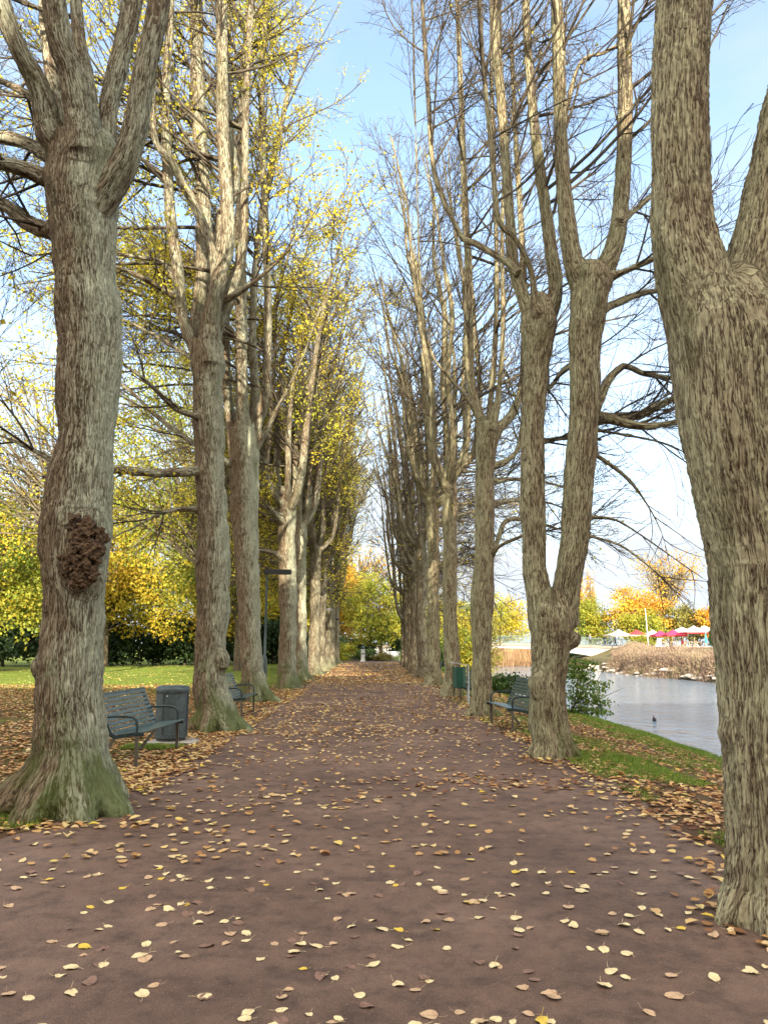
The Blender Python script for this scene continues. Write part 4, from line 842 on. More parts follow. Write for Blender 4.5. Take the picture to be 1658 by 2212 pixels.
KINDS = [('pale cream yellow fallen leaf lying on the brown path', leafskin('leaf_cream', (0.66, 0.52, 0.27), (0.46, 0.31, 0.14)), .50),
         ('tan fallen leaf with brown specks lying on the path', leafskin('leaf_tan', (0.48, 0.31, 0.17), (0.27, 0.15, 0.08)), .28),
         ('dark brown withered fallen leaf lying on the path', leafskin('leaf_brown', (0.20, 0.11, 0.07), (0.09, 0.05, 0.035)), .14),
         ('bright golden yellow fallen leaf lying on the path', leafskin('leaf_gold', (0.62, 0.42, 0.05), (0.42, 0.24, 0.04)), .08)]
protos = [[leaf_proto('fallen_leaf', 100 * q + k, KINDS[q][1]) for k in range(5)] for q in range(4)]
cand = scat(860, -3.6, 3.4, 2.7, NEAR_Y); keep = []
for p in cand:
    d = np.array([p[0], p[1], -EYE]); zc = d @ _fw; u = 829 + F * (d @ _rt) / zc; v = 1106 - F * (d @ _up) / zc
    if -25 < u < 1690 and v < 2240 and not (p[0] > 2.15 and p[1] > 4.2) and not (p[0] < -2.75 and p[1] > 7.3): keep.append(p)
keep = keep[:270]
for p in keep:
    q = rng.choice(4, p=[k[2] for k in KINDS]); o = bpy.data.objects.new('fallen_leaf', protos[q][rng.integers(5)])
    o.location = (p[0], p[1], float(np.maximum(ground_z(p[0], p[1]), -.02)) + .014); s = rng.choice([rng.uniform(.55, .8), rng.uniform(.8, 1.05)])
    o.scale = (s, s * rng.uniform(.8, 1.1), s); o.rotation_euler = (rng.normal(0, .08), rng.normal(0, .08), rng.uniform(0, 6.28)); link(o)
    tag(o, KINDS[q][0], 'leaf', KINDS[q][0].split(' fallen')[0] + ' leaves on the near path')

# ------------------------------------------------------------------ benches, bins, lamps
GREEN = paint('bench_green', (0.050, 0.082, 0.074), 0.38, 0, .35, 9, .15)
IRON = paint('bench_iron', (0.016, 0.030, 0.030), 0.4, 0.2, .3, 20)
LEGS = paint('bench_leg_steel', (0.10, 0.088, 0.066), 0.5, 0.5, .25, 20)
BIN = paint('bin_steel', (0.055, 0.074, 0.074), 0.42, 0.35, .3, 12, .2)
DARK = paint('dark_plinth', (0.02, 0.022, 0.022), 0.6)
CONC = paint('concrete', (0.30, 0.27, 0.23), 0.9, 0, .2, 9, .4)
ZINC = paint('galvanised_steel', (0.36, 0.38, 0.38), 0.45, 0.6, .15, 30)
WHITE = paint('white_paint', (0.38, 0.39, 0.40), 0.5, 0, .08, 20)
def bench(label, x, Y, facing, rz=0.0, length=1.78):
    z = float(ground_z(x, Y)); t = thing('park_bench', label, 'bench', (x, Y, max(z, -.25)), (0 if facing > 0 else math.pi) + rz, 'green slatted benches along the path')
    hl = length / 2
    prof = [(.26, .445), (.20, .452), (.12, .445), (.04, .432), (-.04, .418), (-.11, .412)]
    m_ = MB()
    for i in range(4):
        cx = .235 - i * .092; cz = .452 - i * .010; M = Matrix.Rotation(R(-5), 3, 'Y').to_3x3(); m_.box((cx, 0, cz), (.078, length, .022), M)
    m_.build('seat', GREEN, t, .005)
    m_ = MB(); pts = []
    for i in range(9):
        f = i / 8; ang = R(38 - 24 * min(1, f * 1.6)); cx = -.135 - .225 * f - .03 * (1 - f) ** 2; cz = .428 + .47 * f; pts.append((cx, cz))
        M = Matrix.Rotation(-ang, 3, 'Y').to_3x3() @ Matrix.Identity(3)
        m_.box((cx, 0, cz), (.020, length, .049), M)
    m_.box((pts[-1][0] - .022, 0, pts[-1][1] + .033), (.055, length, .022), Matrix.Rotation(R(-12), 3, 'Y').to_3x3())
    m_.build('backrest', GREEN, t, .005)
    for s in (-1, 1):
        y = s * (hl - .012)
        m_ = MB(); pl = [(.27, .425), (.15, .43), (.0, .405), (-.10, .385), (-.165, .41), (-.215, .50), (-.275, .64), (-.345, .80), (-.40, .925)]
        for a, c_ in zip(pl[:-1], pl[1:]): m_.bar((a[0], y, a[1]), (c_[0], y, c_[1]), .045, .03, (0, 1, 0)) if False else m_.bar((a[0], y, a[1]), (c_[0] + (c_[0]-a[0])*.1, y, c_[1] + (c_[1]-a[1])*.1), .05, .028, (0, 1, 0))
        m_.build('side_frame', IRON, t, .004)
        m_ = MB(); ar = [(.175, .43), (.178, .52), (.165, .60), (.12, .640), (.03, .655), (-.10, .655), (-.265, .645)]
        m_.tube([(a, y + s * .006, c_) for a, c_ in ar], [.018] * len(ar), 8); m_.build('armrest', IRON, t, 0, True)
        m_ = MB(); m_.bar((.175, y, .44), (.185, y, -.03), .045, .022, (0, 1, 0)); m_.build('leg', LEGS, t, .003)
        m_ = MB(); m_.bar((-.10, y, .39), (-.42, y, -.03), .045, .022, (0, 1, 0)); m_.build('leg', LEGS, t, .003)
    m_ = MB(); m_.bar((-.08, -hl, .385), (-.08, hl, .385), .04, .02); m_.bar((.15, -hl, .42), (.15, hl, .42), .04, .02); m_.build('stretcher', IRON, t)
    return t
bench('green slatted bench between the thick burl tree and the round litter bin', -3.22, 11.35, 1, R(-3))
bench('green slatted bench half hidden behind the mossy-rooted linden on the lawn side', -3.08, 18.4, 1)
bench('green slatted bench facing the path beside the V-shaped double trunk', 2.66, 15.3, -1, R(4))
bench('green slatted bench behind the green post bin', 2.66, 23.2, -1)
bench('small-looking green bench past the leaning linden on the water side', 2.7, 35.3, -1)
bench('farthest green bench on the water side, in front of the sunlit trunk', 2.7, 43.2, -1)

t = thing('litter_bin', 'round dark ribbed litter bin on a concrete slab behind the bench', 'bin', (-3.36, 13.3, 0))
m_ = MB(); nb = 96
prof = [(.245, .07), (.262, .085), (.262, .80), (.255, .81)]
m_.v = [((r + (.004 if q % 2 else 0) * (1 if 0.08 < z < .805 else 0)) * math.cos(2*math.pi*q/nb), (r + (.004 if q % 2 else 0)) * math.sin(2*math.pi*q/nb), z) for r, z in prof for q in range(nb)]
m_.f = [(i*nb+q, i*nb+(q+1)%nb, (i+1)*nb+(q+1)%nb, (i+1)*nb+q) for i in range(3) for q in range(nb)]
m_.build('body', BIN, t, 0, False)
m_ = MB(); m_.lathe([(.225, -.02), (.235, .0), (.235, .09)], 40); m_.build('plinth', DARK, t, 0, True)
m_ = MB(); m_.lathe([(.268, .795), (.272, .80), (.272, .885), (.262, .90), (.215, .915), (.205, .90), (.20, .80)], 48); m_.build('rim', BIN, t, 0, True); m_ = MB(); m_.lathe([(.267, .13), (.270, .132), (.270, .15), (.267, .152)], 48); m_.build('band', BIN, t, 0, True)
for a in (R(-108), R(-10)):
    m_ = MB(); m_.box((.268 * math.cos(a), .268 * math.sin(a), .47), (.012, .018, .64), Matrix.Rotation(a, 3, 'Z').to_3x3()); m_.build('door_seam', DARK, t)
m_ = MB(); a = R(-95); m_.tube([(.26*math.cos(a), .26*math.sin(a), .76), (.28*math.cos(a), .28*math.sin(a), .76)], .014, 12); m_.build('lock', ZINC, t, 0, True)
o = MB(); o.lathe([(.44, -.05), (.44, .022), (.425, .03)], 40); o = o.build('bin_slab', CONC, None, 0, True, (-3.30, 13.25, 0)); tag(o, 'round pale concrete slab under the dark litter bin', 'slab')

t = thing('post_bin', 'dark green bin with a pale tilted lid hung on a galvanised post', 'bin', (2.58, 21.7, float(ground_z(2.58, 21.7))))
PG = paint('bin_green', (0.012, 0.055, 0.036), 0.3, 0, .2, 8)
m_ = MB(); pr_ = [(-.19, -.05), (-.17, -.14), (-.09, -.19), (.09, -.19), (.17, -.14), (.19, -.05), (.19, .10), (-.19, .10)]
for zz, sc_ in ((.46, .90), (.48, .94), (1.02, 1.0)): m_.v += [(x_ * sc_ - .20, y_ * sc_, zz) for x_, y_ in pr_]
m_.f = [(i*8+q, i*8+(q+1)%8, (i+1)*8+(q+1)%8, (i+1)*8+q) for i in range(2) for q in range(8)] + [tuple(reversed(range(8))), tuple(range(16, 24))]
m_.build('body', PG, t, .006)
m_ = MB(); m_.box((-.21, -.04, 1.105), (.50, .42, .02), Matrix.Rotation(R(9), 3, 'Y').to_3x3()); m_.build('lid', ZINC, t, .006)
m_ = MB(); m_.bar((-.36, .05, 1.02), (-.36, .05, 1.12), .02, .02); m_.bar((-.04, .05, 1.02), (-.04, .05, 1.08), .02, .02); m_.build('lid_bracket', ZINC, t)
m_ = MB(); m_.tube([(.045, 0, -.1), (.045, 0, 1.08)], .034, 12); m_.build('post', ZINC, t, 0, True)
m_ = MB(); m_.box((.02, 0, .60), (.10, .085, .035)); m_.box((.02, 0, .95), (.10, .085, .035)); m_.build('clamp', ZINC, t, .004)

POLE = paint('lamp_green', (0.018, 0.036, 0.030), 0.4, 0.2, .2, 10); LAMP = paint('lamp_black', (0.012, 0.013, 0.014), 0.45); GLASS = paint('lamp_glass', (0.55, 0.55, 0.5), 0.25)
def lamp(label, x, Y, H=4.15, col=POLE):
    t = thing('street_lamp', label, 'street lamp', (x, Y, 0), R(2), 'lamp posts on the lawn side of the path')
    m_ = MB(); m_.lathe([(.085, -.05), (.085, 1.18), (.06, 1.25), (.045, 1.27), (.042, H * .55), (.036, H - .06), (.036, H)], 14); m_.build('post', col, t, 0, True)
    m_ = MB(); m_.box((.37, 0, H + .045), (.98, .24, .15)); m_.box((.40, 0, H + .128), (.86, .19, .022)); m_.build('lamp_head', LAMP, t, .012)
    m_ = MB(); m_.box((.42, 0, H - .034), (.70, .17, .012)); m_.build('diffuser', GLASS, t)
    m_ = MB(); m_.box((0, -.09, .62), (.075, .012, .28)); m_.build('hatch', POLE, t)
    return t
lamp('dark lamp post with a flat box head, nearest of the four', -3.78, 27.4)
lt = lamp('lamp post carrying a small white sign halfway up', -3.75, 55.6, 4.2)
m_ = MB(); m_.box((0, -.11, 2.6), (.36, .02, .45)); m_.build('sign_plate', WHITE, lt, .004)
lamp('third lamp post, past the one with the white sign', -4.1, 73.0, 4.1)
lamp('farthest and smallest-looking of the lamp posts', -3.95, 82.0, 4.0)

# ------------------------------------------------------------------ far end of the path: bust, benches, bushes
STONE = paint('pale_stone', (0.36, 0.355, 0.33), 0.8, 0, .12, 12, .2); BRONZE = paint('bronze', (0.05, 0.075, 0.065), 0.5, 0.5, .3, 14)
t = thing('bust_statue', 'dark bronze bust on a slender pale stone pedestal at the end of the path', 'statue', (-1.12, 86.6, 0))
m_ = MB(); m_.box((0, 0, .06), (.62, .62, .14)); m_.build('base', STONE, t, .01)
m_ = MB(); m_.box((0, 0, .70), (.42, .42, 1.16)); m_.box((0, 0, 1.31), (.48, .48, .07)); m_.build('pedestal', STONE, t, .012)
m_ = MB(); m_.box((0, -.218, .86), (.30, .02, .16)); m_.build('plaque', BRONZE, t)
m_ = MB(); m_.tube([(0,0,1.33),(0,0,1.42),(0,.01,1.55),(0,.01,1.64),(0,0,1.70)], [.11,.15,.20,.17,.07], 16); m_.tube([(-.19,0,1.52),(0,0,1.60),(.19,0,1.52)], [.09,.12,.09], 10); m_.tube([(0,0,1.66),(0,-.02,1.76),(0,-.02,1.84),(0,-.01,1.95),(0,0,2.0)], [.07,.085,.105,.095,.04], 14); m_.tube([(0,-.10,1.87),(0,-.135,1.82),(0,-.10,1.81)],[.015,.02,.015],6)
v, nn, Q = remesh(m_.v, m_.f, .018, 3); mobj('bust', v, [Q], BRONZE, t)
def white_bench(label, x, Y):
    t = thing('garden_bench', label, 'bench', (x, Y, 0), 0, 'pale benches at the end of the path')
    m_ = MB(); [m_.box((0, -.25 + .1 * k, .45), (1.9, .085, .03)) for k in range(5)]; m_.build('seat', WHITE, t)
    m_ = MB(); [m_.box((0, .24 + .03 * k, .58 + .11 * k), (1.9, .03, .09)) for k in range(5)]; m_.build('backrest', WHITE, t)
    for sx in (-.85, .85):
        for sy in (-.25, .22): m_ = MB(); m_.box((sx, sy, .2), (.07, .07, .5)); m_.build('leg', WHITE, t)
white_bench('whole pale bench right of the stone bust under the yellow tree', 2.3, 94)
white_bench('pale bench partly hidden by bushes just beside the stone bust', -.2, 95)

# ------------------------------------------------------------------ shrubs and background trees
YEL = leaf_material('leaf_bright_yellow', [(0, (0.30, 0.19, 0.02)), (.35, (0.42, 0.31, 0.025)), (.7, (0.36, 0.33, 0.03)), (1, (0.20, 0.25, 0.03))], .35)
YG = leaf_material('leaf_yellow_green', [(0, (0.29, 0.22, 0.02)), (.4, (0.25, 0.25, 0.025)), (1, (0.10, 0.16, 0.022))], .35)
ORA = leaf_material('leaf_orange', [(0, (0.38, 0.15, 0.02)), (.5, (0.48, 0.27, 0.025)), (1, (0.48, 0.36, 0.05))], .35)
DKG = leaf_material('leaf_dark_green', [(0, (0.010, 0.022, 0.008)), (.6, (0.022, 0.045, 0.013)), (1, (0.045, 0.075, 0.02))], .12)
MIDG = leaf_material('leaf_mid_green', [(0, (0.03, 0.055, 0.014)), (.5, (0.06, 0.11, 0.022)), (1, (0.13, 0.17, 0.04))], .25)
OLIV = leaf_material('leaf_olive', [(0, (0.10, 0.075, 0.02)), (.5, (0.16, 0.15, 0.03)), (1, (0.24, 0.22, 0.05))], .3)
DRY = leaf_material('dry_stalk', [(0, (0.13, 0.085, 0.065)), (.5, (0.24, 0.165, 0.115)), (.85, (0.30, 0.24, 0.15)), (1, (0.20, 0.21, 0.07))], .2)
REED = leaf_material('reed_stalk', [(0, (0.17, 0.10, 0.05)), (.6, (0.32, 0.20, 0.105)), (1, (0.40, 0.30, 0.16))], .2)
BLUEG = leaf_material('leaf_blue_green', [(0, (0.05, 0.09, 0.07)), (1, (0.12, 0.17, 0.12))], .15)
def clump_points(blobs, n, seed, nc=40, spread=.30, shell=.75):
    rs = np.random.default_rng(seed); out = []
    tot = sum(r[0] * r[1] * r[2] for _, r in blobs)
    for c, r in blobs:
        k = max(20, int(n * r[0] * r[1] * r[2] / tot)); d = unit(rs.normal(0, 1, (nc, 3))); f = shell + (1 - shell) * rs.uniform(-1.6, 1, (nc, 1))
        cc = np.asarray(c) + d * f * np.asarray(r); w = rs.uniform(.3, 1, nc); w /= w.sum()
        q = rs.choice(nc, k, p=w); out.append(cc[q] + rs.normal(0, spread, (k, 3)) * np.asarray(r) * np.array([.8, .8, .55]))
    return np.vstack(out)
def leafy(name, label, cat, x, Y, blobs, n, size, mat, seed, group=None, trunk=None, nc=40, spread=.28, z=None, stem='trunk', fol='foliage', limbs=0, shell=.75):
    zz = float(ground_z(x, Y)) if z is None else z
    t = thing(name, label, cat, (x, Y, zz), 0, group)
    P = clump_points(blobs, n, seed, nc, spread, shell); P = P[P[:, 2] > 0.03]
    rs = np.random.default_rng(seed + 1); tint = np.clip(.75 * (vnoise(P * .5 / max(.3, blobs[0][1][0] * .25), seed) - .5) + .5 + rs.normal(0, .2, len(P)), 0, 1)
    V, Q, tn = leaf_quads(P, size, .4, tint); mobj(fol, V, [Q], mat, t, {'tint': tn}, smooth=False)
    tb = Tubes(); c0 = np.asarray(blobs[0][0])
    hh, r = trunk or (c0[2], .03)
    pts = np.array([[0, 0, -.15], [0, 0, .3 * hh], [rs.normal(0, .05), rs.normal(0, .05), .65 * hh], [rs.normal(0, .1), 0, hh]])[None]
    p_, q_ = even(pts[0], np.array([r * 1.35, r, r * .85, r * .5]), 8); tb.add(p_[None], q_[None], 8)
    if limbs:
        st = np.repeat(np.array([[0, 0, hh * .62]]), limbs, 0) + rs.normal(0, .04, (limbs, 3)); st[:, 2] = hh * rs.uniform(.4, .98, limbs)
        tgt = P[rs.choice(len(P), limbs)]; d = tgt - st; L = np.linalg.norm(d, axis=1)
        b1, r1 = grow(st, unit(d + np.array([0, 0, .4 * hh * .2])), L, np.full(limbs, r * .4), 6, .12, 0.0); tb.add(b1, r1, 4)
        p, dd, q = sample_on(b1, r1, 6, .25, 1); b2, r2 = grow(p, side_dirs(dd, rs.uniform(.4, .9, len(p))), np.repeat(L, 6) * rs.uniform(.2, .5, len(p)), np.maximum(q * .5, r * .05), 4, .15, .05); tb.add(b2, r2, 3)
    V = np.vstack(tb.V); mobj(stem, V, [np.vstack(tb.Q)], TWIG if stem == 'stem' else BARK_F, t, {'bark': np.vstack(tb.B), 'ridge': np.full(len(V), .4), 'foot': V[:, 2]})
    return t
# lawn side, beyond the grass
def ell(*a): return list(a)
leafy('autumn_tree', 'yellow tree with a thin pale trunk standing at the lawn edge before the dark shrubs', 'tree', -21.8, 64, ell(((0,0,7.2),(4.8,4,4.6)), ((3.4,0,5.2),(3.8,3,3.0)), ((-2.5,-1,4.8),(3,3,2.6)), ((1,0,12),(4.2,3,4))), 21000, .24, YEL, 201, 'yellow trees beyond the lawn', (6.5,.2), 60, .2, limbs=40)
leafy('autumn_tree', 'yellow tree at the left edge of the photograph with low hanging leaves', 'tree', -24.5, 50, ell(((0,0,7.5),(4.2,4,5)), ((2.5,-1,4.2),(2.6,2.5,2.4)), ((-3,0,5),(4,3,3))), 16000, .22, YG, 202, 'yellow trees beyond the lawn', (6,.2), 60, .2, limbs=36)
leafy('autumn_tree', 'golden yellow tree seen between the second and third lawn-side lindens', 'tree', -13.5, 70, ell(((0,0,8),(4.2,4,5)), ((0,-1,4),(3.4,3,2.4))), 14000, .26, YEL, 203, 'yellow trees beyond the lawn', (6,.22), 60, .2, limbs=30)
leafy('autumn_tree', 'yellow tree seen behind the nearest lamp post', 'tree', -10.2, 80, ell(((0,0,8),(3.8,4,5.5)), ((0,-1,4),(3.2,3,2.4))), 12000, .28, YEL, 204, 'yellow trees beyond the lawn', (6,.22), 60, .2, limbs=30)
leafy('autumn_tree', 'tall yellow-green tree high behind the lawn-side row', 'tree', -19, 84, ell(((0,0,13),(6,5,7)), ((4,0,9),(4,4,4)), ((-4,0,8),(4,4,4))), 16000, .32, YG, 205, 'yellow trees beyond the lawn', (12,.3), 80, .2, limbs=40)
leafy('autumn_tree', 'broad yellow tree behind the dark shrubs at the far left', 'tree', -36, 74, ell(((0,0,10),(6,5,5)), ((5,0,8),(4,4,4))), 14000, .30, YG, 206, 'yellow trees beyond the lawn', (9,.3), 80, .2, limbs=40)
leafy('autumn_tree', 'orange crowned tall tree showing above the lawn-side row', 'tree', -16, 108, ell(((0,0,19),(5,5,6)), ((2,0,12),(5,4,5))), 9000, .4, ORA, 207, None, (17,.35), 60, .2, limbs=30)
leafy('autumn_tree', 'yellow tree standing close behind the middle of the lawn-side row', 'tree', -9.0, 52, ell(((0,0,8.5),(3.0,4,4.6)), ((-2,0,6),(3,3,3))), 9000, .22, YG, 208, 'yellow trees beyond the lawn', (7,.2), 60, .2, limbs=30)
leafy('autumn_tree', 'tall yellow-green tree close behind the mossy-rooted linden', 'tree', -9.0, 43, ell(((-3.2,0,13),(4.2,4,6.5)), ((-2.0,0,9),(4,3.5,4))), 12000, .15, YG, 209, 'yellow trees beyond the lawn', (11,.22), 110, .16, limbs=60)
leafy('autumn_tree', 'thinly leaved yellow tree at the left edge above the burl', 'tree', -16.6, 43, ell(((-4,0,12),(4.5,4,6.5)),), 4500, .16, YEL, 210, 'yellow trees beyond the lawn', (11,.2), 90, .16, limbs=60)
for k, (x, Y, rx, h, lb) in enumerate([(-40, 60, 5, 10.5, 'tallest dark evergreen shrub at the far left edge of the lawn'), (-31, 66, 4.6, 6.5, 'dark evergreen shrub left of the thin pale trunk'), (-24, 69, 4.6, 5.6, 'dark evergreen shrub directly behind the thin pale trunk'), (-17, 71, 4.4, 5.2, 'dark evergreen shrub left of the mossy-rooted linden'), (-10.8, 76, 4.0, 5.0, 'dark evergreen shrub behind the third lawn-side linden'), (-27.5, 53, 2.6, 4.6, 'dark bush with bright lower leaves behind the burl tree')]):
    leafy('evergreen_shrub', lb, 'shrub', x, Y, ell(((0,0,h*.5),(rx,2.6,h*.5)), ((rx*.5,-1,h*.3),(rx*.6,2,h*.32)), ((-rx*.5,-1,h*.3),(rx*.6,2,h*.32))), 11000, .30, DKG, 220 + k, 'dark evergreen shrubs at the lawn edge', (h*.4,.12), 70, .22, stem='stem', shell=.6)
# end of the avenue
leafy('autumn_tree', 'round yellow-green tree at the end of the path behind the bust', 'tree', 1.0, 99, ell(((-.3,0,6.6),(4.4,4,4.6)), ((0,-1,3.8),(4.6,3.5,2.4))), 17000, .24, YG, 240, None, (5,.24), 90, .18, limbs=50)
leafy('autumn_tree', 'orange and yellow tree left of the round tree at the end of the path', 'tree', -4.2, 106, ell(((0,0,9),(4,4,5)), ((0,0,5),(3.6,3,3))), 11000, .3, ORA, 241, None, (7,.25), 70, .2, limbs=50)
leafy('autumn_tree', 'tall pale twiggy tree rising far behind the end of the path', 'tree', -2.0, 128, ell(((0,0,14),(7,5,6)),), 1500, .3, ORA, 242, None, (14,.3), 60, .25, limbs=90)
leafy('evergreen_shrub', 'dark shrub left of the bust at the end of the path', 'shrub', -5.4, 93, ell(((0,0,2.2),(2.6,2,2.3)),), 5000, .26, DKG, 243, None, (1.5,.06), 50, .25, stem='stem')
leafy('flowering_shrub', 'low yellow bush left of the stone bust', 'shrub', -3.4, 88.5, ell(((0,0,1.0),(1.5,1,1.0)),), 2600, .15, YG, 244, None, (.8,.03), 40, .25, stem='stem')
leafy('flowering_shrub', 'low green bush right behind the stone bust', 'shrub', -.9, 89.3, ell(((0,0,.75),(1.3,.9,.8)),), 2200, .15, MIDG, 245, None, (.6,.03), 40, .25, stem='stem')
leafy('flowering_shrub', 'low brownish bush right of the stone bust', 'shrub', .9, 88.8, ell(((0,0,.5),(1.3,.8,.6)),), 1800, .14, OLIV, 246, None, (.5,.03), 40, .25, stem='stem')
leafy('flowering_shrub', 'grey-green bush right of the whole pale bench', 'shrub', 4.2, 92, ell(((0,0,1.2),(1.2,1,1.3)),), 2400, .16, MIDG, 247, None, (1,.03), 40, .25, stem='stem')
for k, (x, Y, h, lb) in enumerate([(-12, 125, 12, 'far yellow tree left of the avenue end'), (8, 128, 11, 'far yellow-green tree right of the avenue end'), (14, 150, 12, 'far yellow tree behind the water-side trunks')]):
    leafy('autumn_tree', lb, 'tree', x, Y, ell(((0,0,h*.6),(6,4,h*.42)), ((2,0,h*.35),(5,4,h*.3))), 7000, .4, [YEL, YG, YEL][k], 250 + k, None, (h*.5,.25), 60, .2, limbs=20)
for k, (x, Y, rx, h, lb) in enumerate([(-9, 104, 3.6, 3.4, 'dark shrub far behind the lamp posts at the end of the avenue'), (-2.6, 108, 3.4, 3.2, 'dark shrub far behind the stone bust'), (4.2, 107, 3.4, 3.6, 'dark shrub behind the whole pale bench'), (10, 103, 3.6, 4.4, 'dark shrub behind the far end of the water-side row')]):
    leafy('evergreen_shrub', lb, 'shrub', x, Y, ell(((0,0,h*.5),(rx,2,h*.5)),), 5000, .3, MIDG if k == 3 else DKG, 270 + k, 'dark shrubs behind the end of the avenue', (h*.4,.08), 60, .24, stem='stem', shell=.6)
# water side
SHR = leaf_material('leaf_fresh_green', [(0, (0.05, 0.10, 0.02)), (.5, (0.11, 0.19, 0.03)), (1, (0.26, 0.27, 0.05))], .4)
def tiered(label, x, Y, z):
    t = thing('waterside_shrub', label, 'shrub', (x, Y, z)); rs = np.random.default_rng(77); P = []
    for k in range(11):
        h = .22 + .165 * k; a = rs.uniform(-.9, .9); ln = rs.uniform(.9, 1.75) * (1.15 - .06 * k); d = np.array([math.cos(a), math.sin(a) * .7, 0.02])
        q = rs.uniform(0.1, 1, 210); P.append(np.array([0, 0, h]) + d * (q * ln)[:, None] + np.column_stack([rs.normal(0, .12, 210), rs.normal(0, .20, 210), rs.normal(0, .04, 210) - .10 * q ** 2]))
    P += [np.array([-.5, 0, .9]) + rs.normal(0, 1, (700, 3)) * np.array([.35, .4, .45])]
    P = np.vstack(P); P = P[P[:, 2] > 0]; V, Q, tn = leaf_quads(P, .085, .5, np.clip(rs.normal(.5, .28, len(P)), 0, 1)); mobj('foliage', V, [Q], SHR, t, {'tint': tn}, smooth=False)
    tb = Tubes(); st = np.zeros((14, 3)); st[:, 0] = -.1; dd = unit(np.column_stack([rs.uniform(.2, 1.2, 14), rs.normal(0, .5, 14), rs.uniform(.4, 1.4, 14)])); b1, r1 = grow(st, dd, rs.uniform(1.2, 2.2, 14), np.full(14, .016), 6, .1, -.2); tb.add(b1, r1, 5)
    V = np.vstack(tb.V); mobj('stem', V, [np.vstack(tb.Q)], TWIG, t, {'bark': np.vstack(tb.B), 'ridge': np.full(len(V), .4), 'foot': V[:, 2] + 9})
tiered('green shrub in flat tiers leaning over the water behind the V-shaped trunk', 6.35, 25.5, -.75)
leafy('bush', 'low dark green bush behind the facing bench', 'shrub', 6.2, 35, ell(((0,0,.45),(1.5,1.2,.55)), ((-1.0,0,.4),(1,1,.45))), 4200, .10, MIDG, 260, None, (.4,.03), 60, .22, stem='stem', z=-.55)
leafy('bush', 'upright yellow-green bush behind the green post bin', 'shrub', 5.4, 44, ell(((0,0,1.5),(1.0,1,1.5)),), 3600, .14, YG, 261, None, (1.2,.04), 50, .24, stem='stem', z=-.4)
leafy('bush', 'large loose olive shrub right of the slender pale linden', 'shrub', 7.9, 58, ell(((0,0,3.4),(2.0,2,2.4)), ((.3,0,1.6),(1.3,1.5,1.5))), 3400, .16, OLIV, 262, None, (2.6,.08), 60, .24, stem='stem', z=-1.0, limbs=30)
leafy('bush', 'green shrub low beside the water-side row beyond the post bin', 'shrub', 5.2, 58, ell(((0,0,1.2),(1.6,1.4,1.3)),), 3600, .16, MIDG, 263, None, (1,.05), 50, .24, stem='stem', z=-.3)
# far bank
for k, (x, Y, h, r_, mat, n_, lb) in enumerate([
    (30, 185, 13, 7.5, YEL, 9000, 'bright yellow tree over the bridge left of the V-shaped trunk'), (22, 180, 11, 6, YG, 6000, 'yellow-green tree at the left end of the bridge railing'),
    (46, 165, 11, 5.5, YG, 8000, 'light green tree right of the V-shaped trunk'), (55, 160, 13, 6, ORA, 11000, 'big orange-yellow tree behind the cream parasol'),
    (50, 146, 7.5, 4.5, YG, 6000, 'low yellow-green tree behind the people on the bridge'), (63, 158, 9, 5, OLIV, 7000, 'olive tree behind the flagpole'),
    (68, 152, 9, 4.5, ORA, 7000, 'orange tree left of the blue-green conifer'), (80, 150, 12, 5.5, ORA, 9000, 'orange-yellow tree beside the thick forked trunk'), (75, 165, 8, 4, ORA, 5000, 'small rusty tree right of the conifer'),
    (92, 160, 12, 7, YEL, 6000, 'yellow tree hidden mostly behind the thick forked trunk')]):
    leafy('autumn_tree', lb, 'tree', x, Y, ell(((0,0,h*.58),(r_,r_*.8,h*.40)), ((r_*.3,-1,h*.34),(r_*.9,r_*.7,h*.28))), n_, .38, mat, 300 + k, 'autumn trees behind the far bank', (h*.5,.25), 70, .2, limbs=16, z=1.5)
for k, (x, Y, h, lb) in enumerate([(53, 200, 22, 'tall narrow pale poplar behind the orange-yellow tree'), (57.5, 204, 20, 'shorter narrow pale poplar right of the taller one')]):
    leafy('poplar_tree', lb, 'tree', x, Y, ell(((0,0,h*.55),(1.7,1.7,h*.45)),), 2200, .4, ORA, 330 + k, None, (h*.7,.2), 60, .25, limbs=40, z=1.5)
leafy('bare_tree', 'tall pale half-bare tree spreading high above the parasols', 'tree', 66, 172, ell(((0,0,17),(8,5,5)), ((0,0,12),(5,4,4))), 2200, .4, ORA, 335, None, (15,.3), 70, .22, limbs=110, z=1.5)
t = thing('conifer_tree', 'blue-green pointed conifer behind the parasols', 'tree', (73, 150, 1.5)); rs = np.random.default_rng(9); q = rs.uniform(0, 1, 5000); a = rs.uniform(0, 6.28, 5000); rad_ = (1 - q) * 3.2 * (.55 + .45 * np.abs(np.sin(q * 34))) * rs.uniform(.3, 1, 5000) ** .5
V, Q, tn = leaf_quads(np.column_stack([rad_ * np.cos(a), rad_ * np.sin(a), .6 + 9.2 * q]), .34, .6, rs.uniform(0, 1, 5000)); mobj('foliage', V, [Q], BLUEG, t, {'tint': tn}, smooth=False)
m_ = MB(); m_.tube([(0, 0, -.2), (0, 0, 5), (0, 0, 9.8)], [.2, .12, .02], 8); m_.build('trunk', paint('conifer_bark', (.10, .07, .05), .9), t, 0, True)

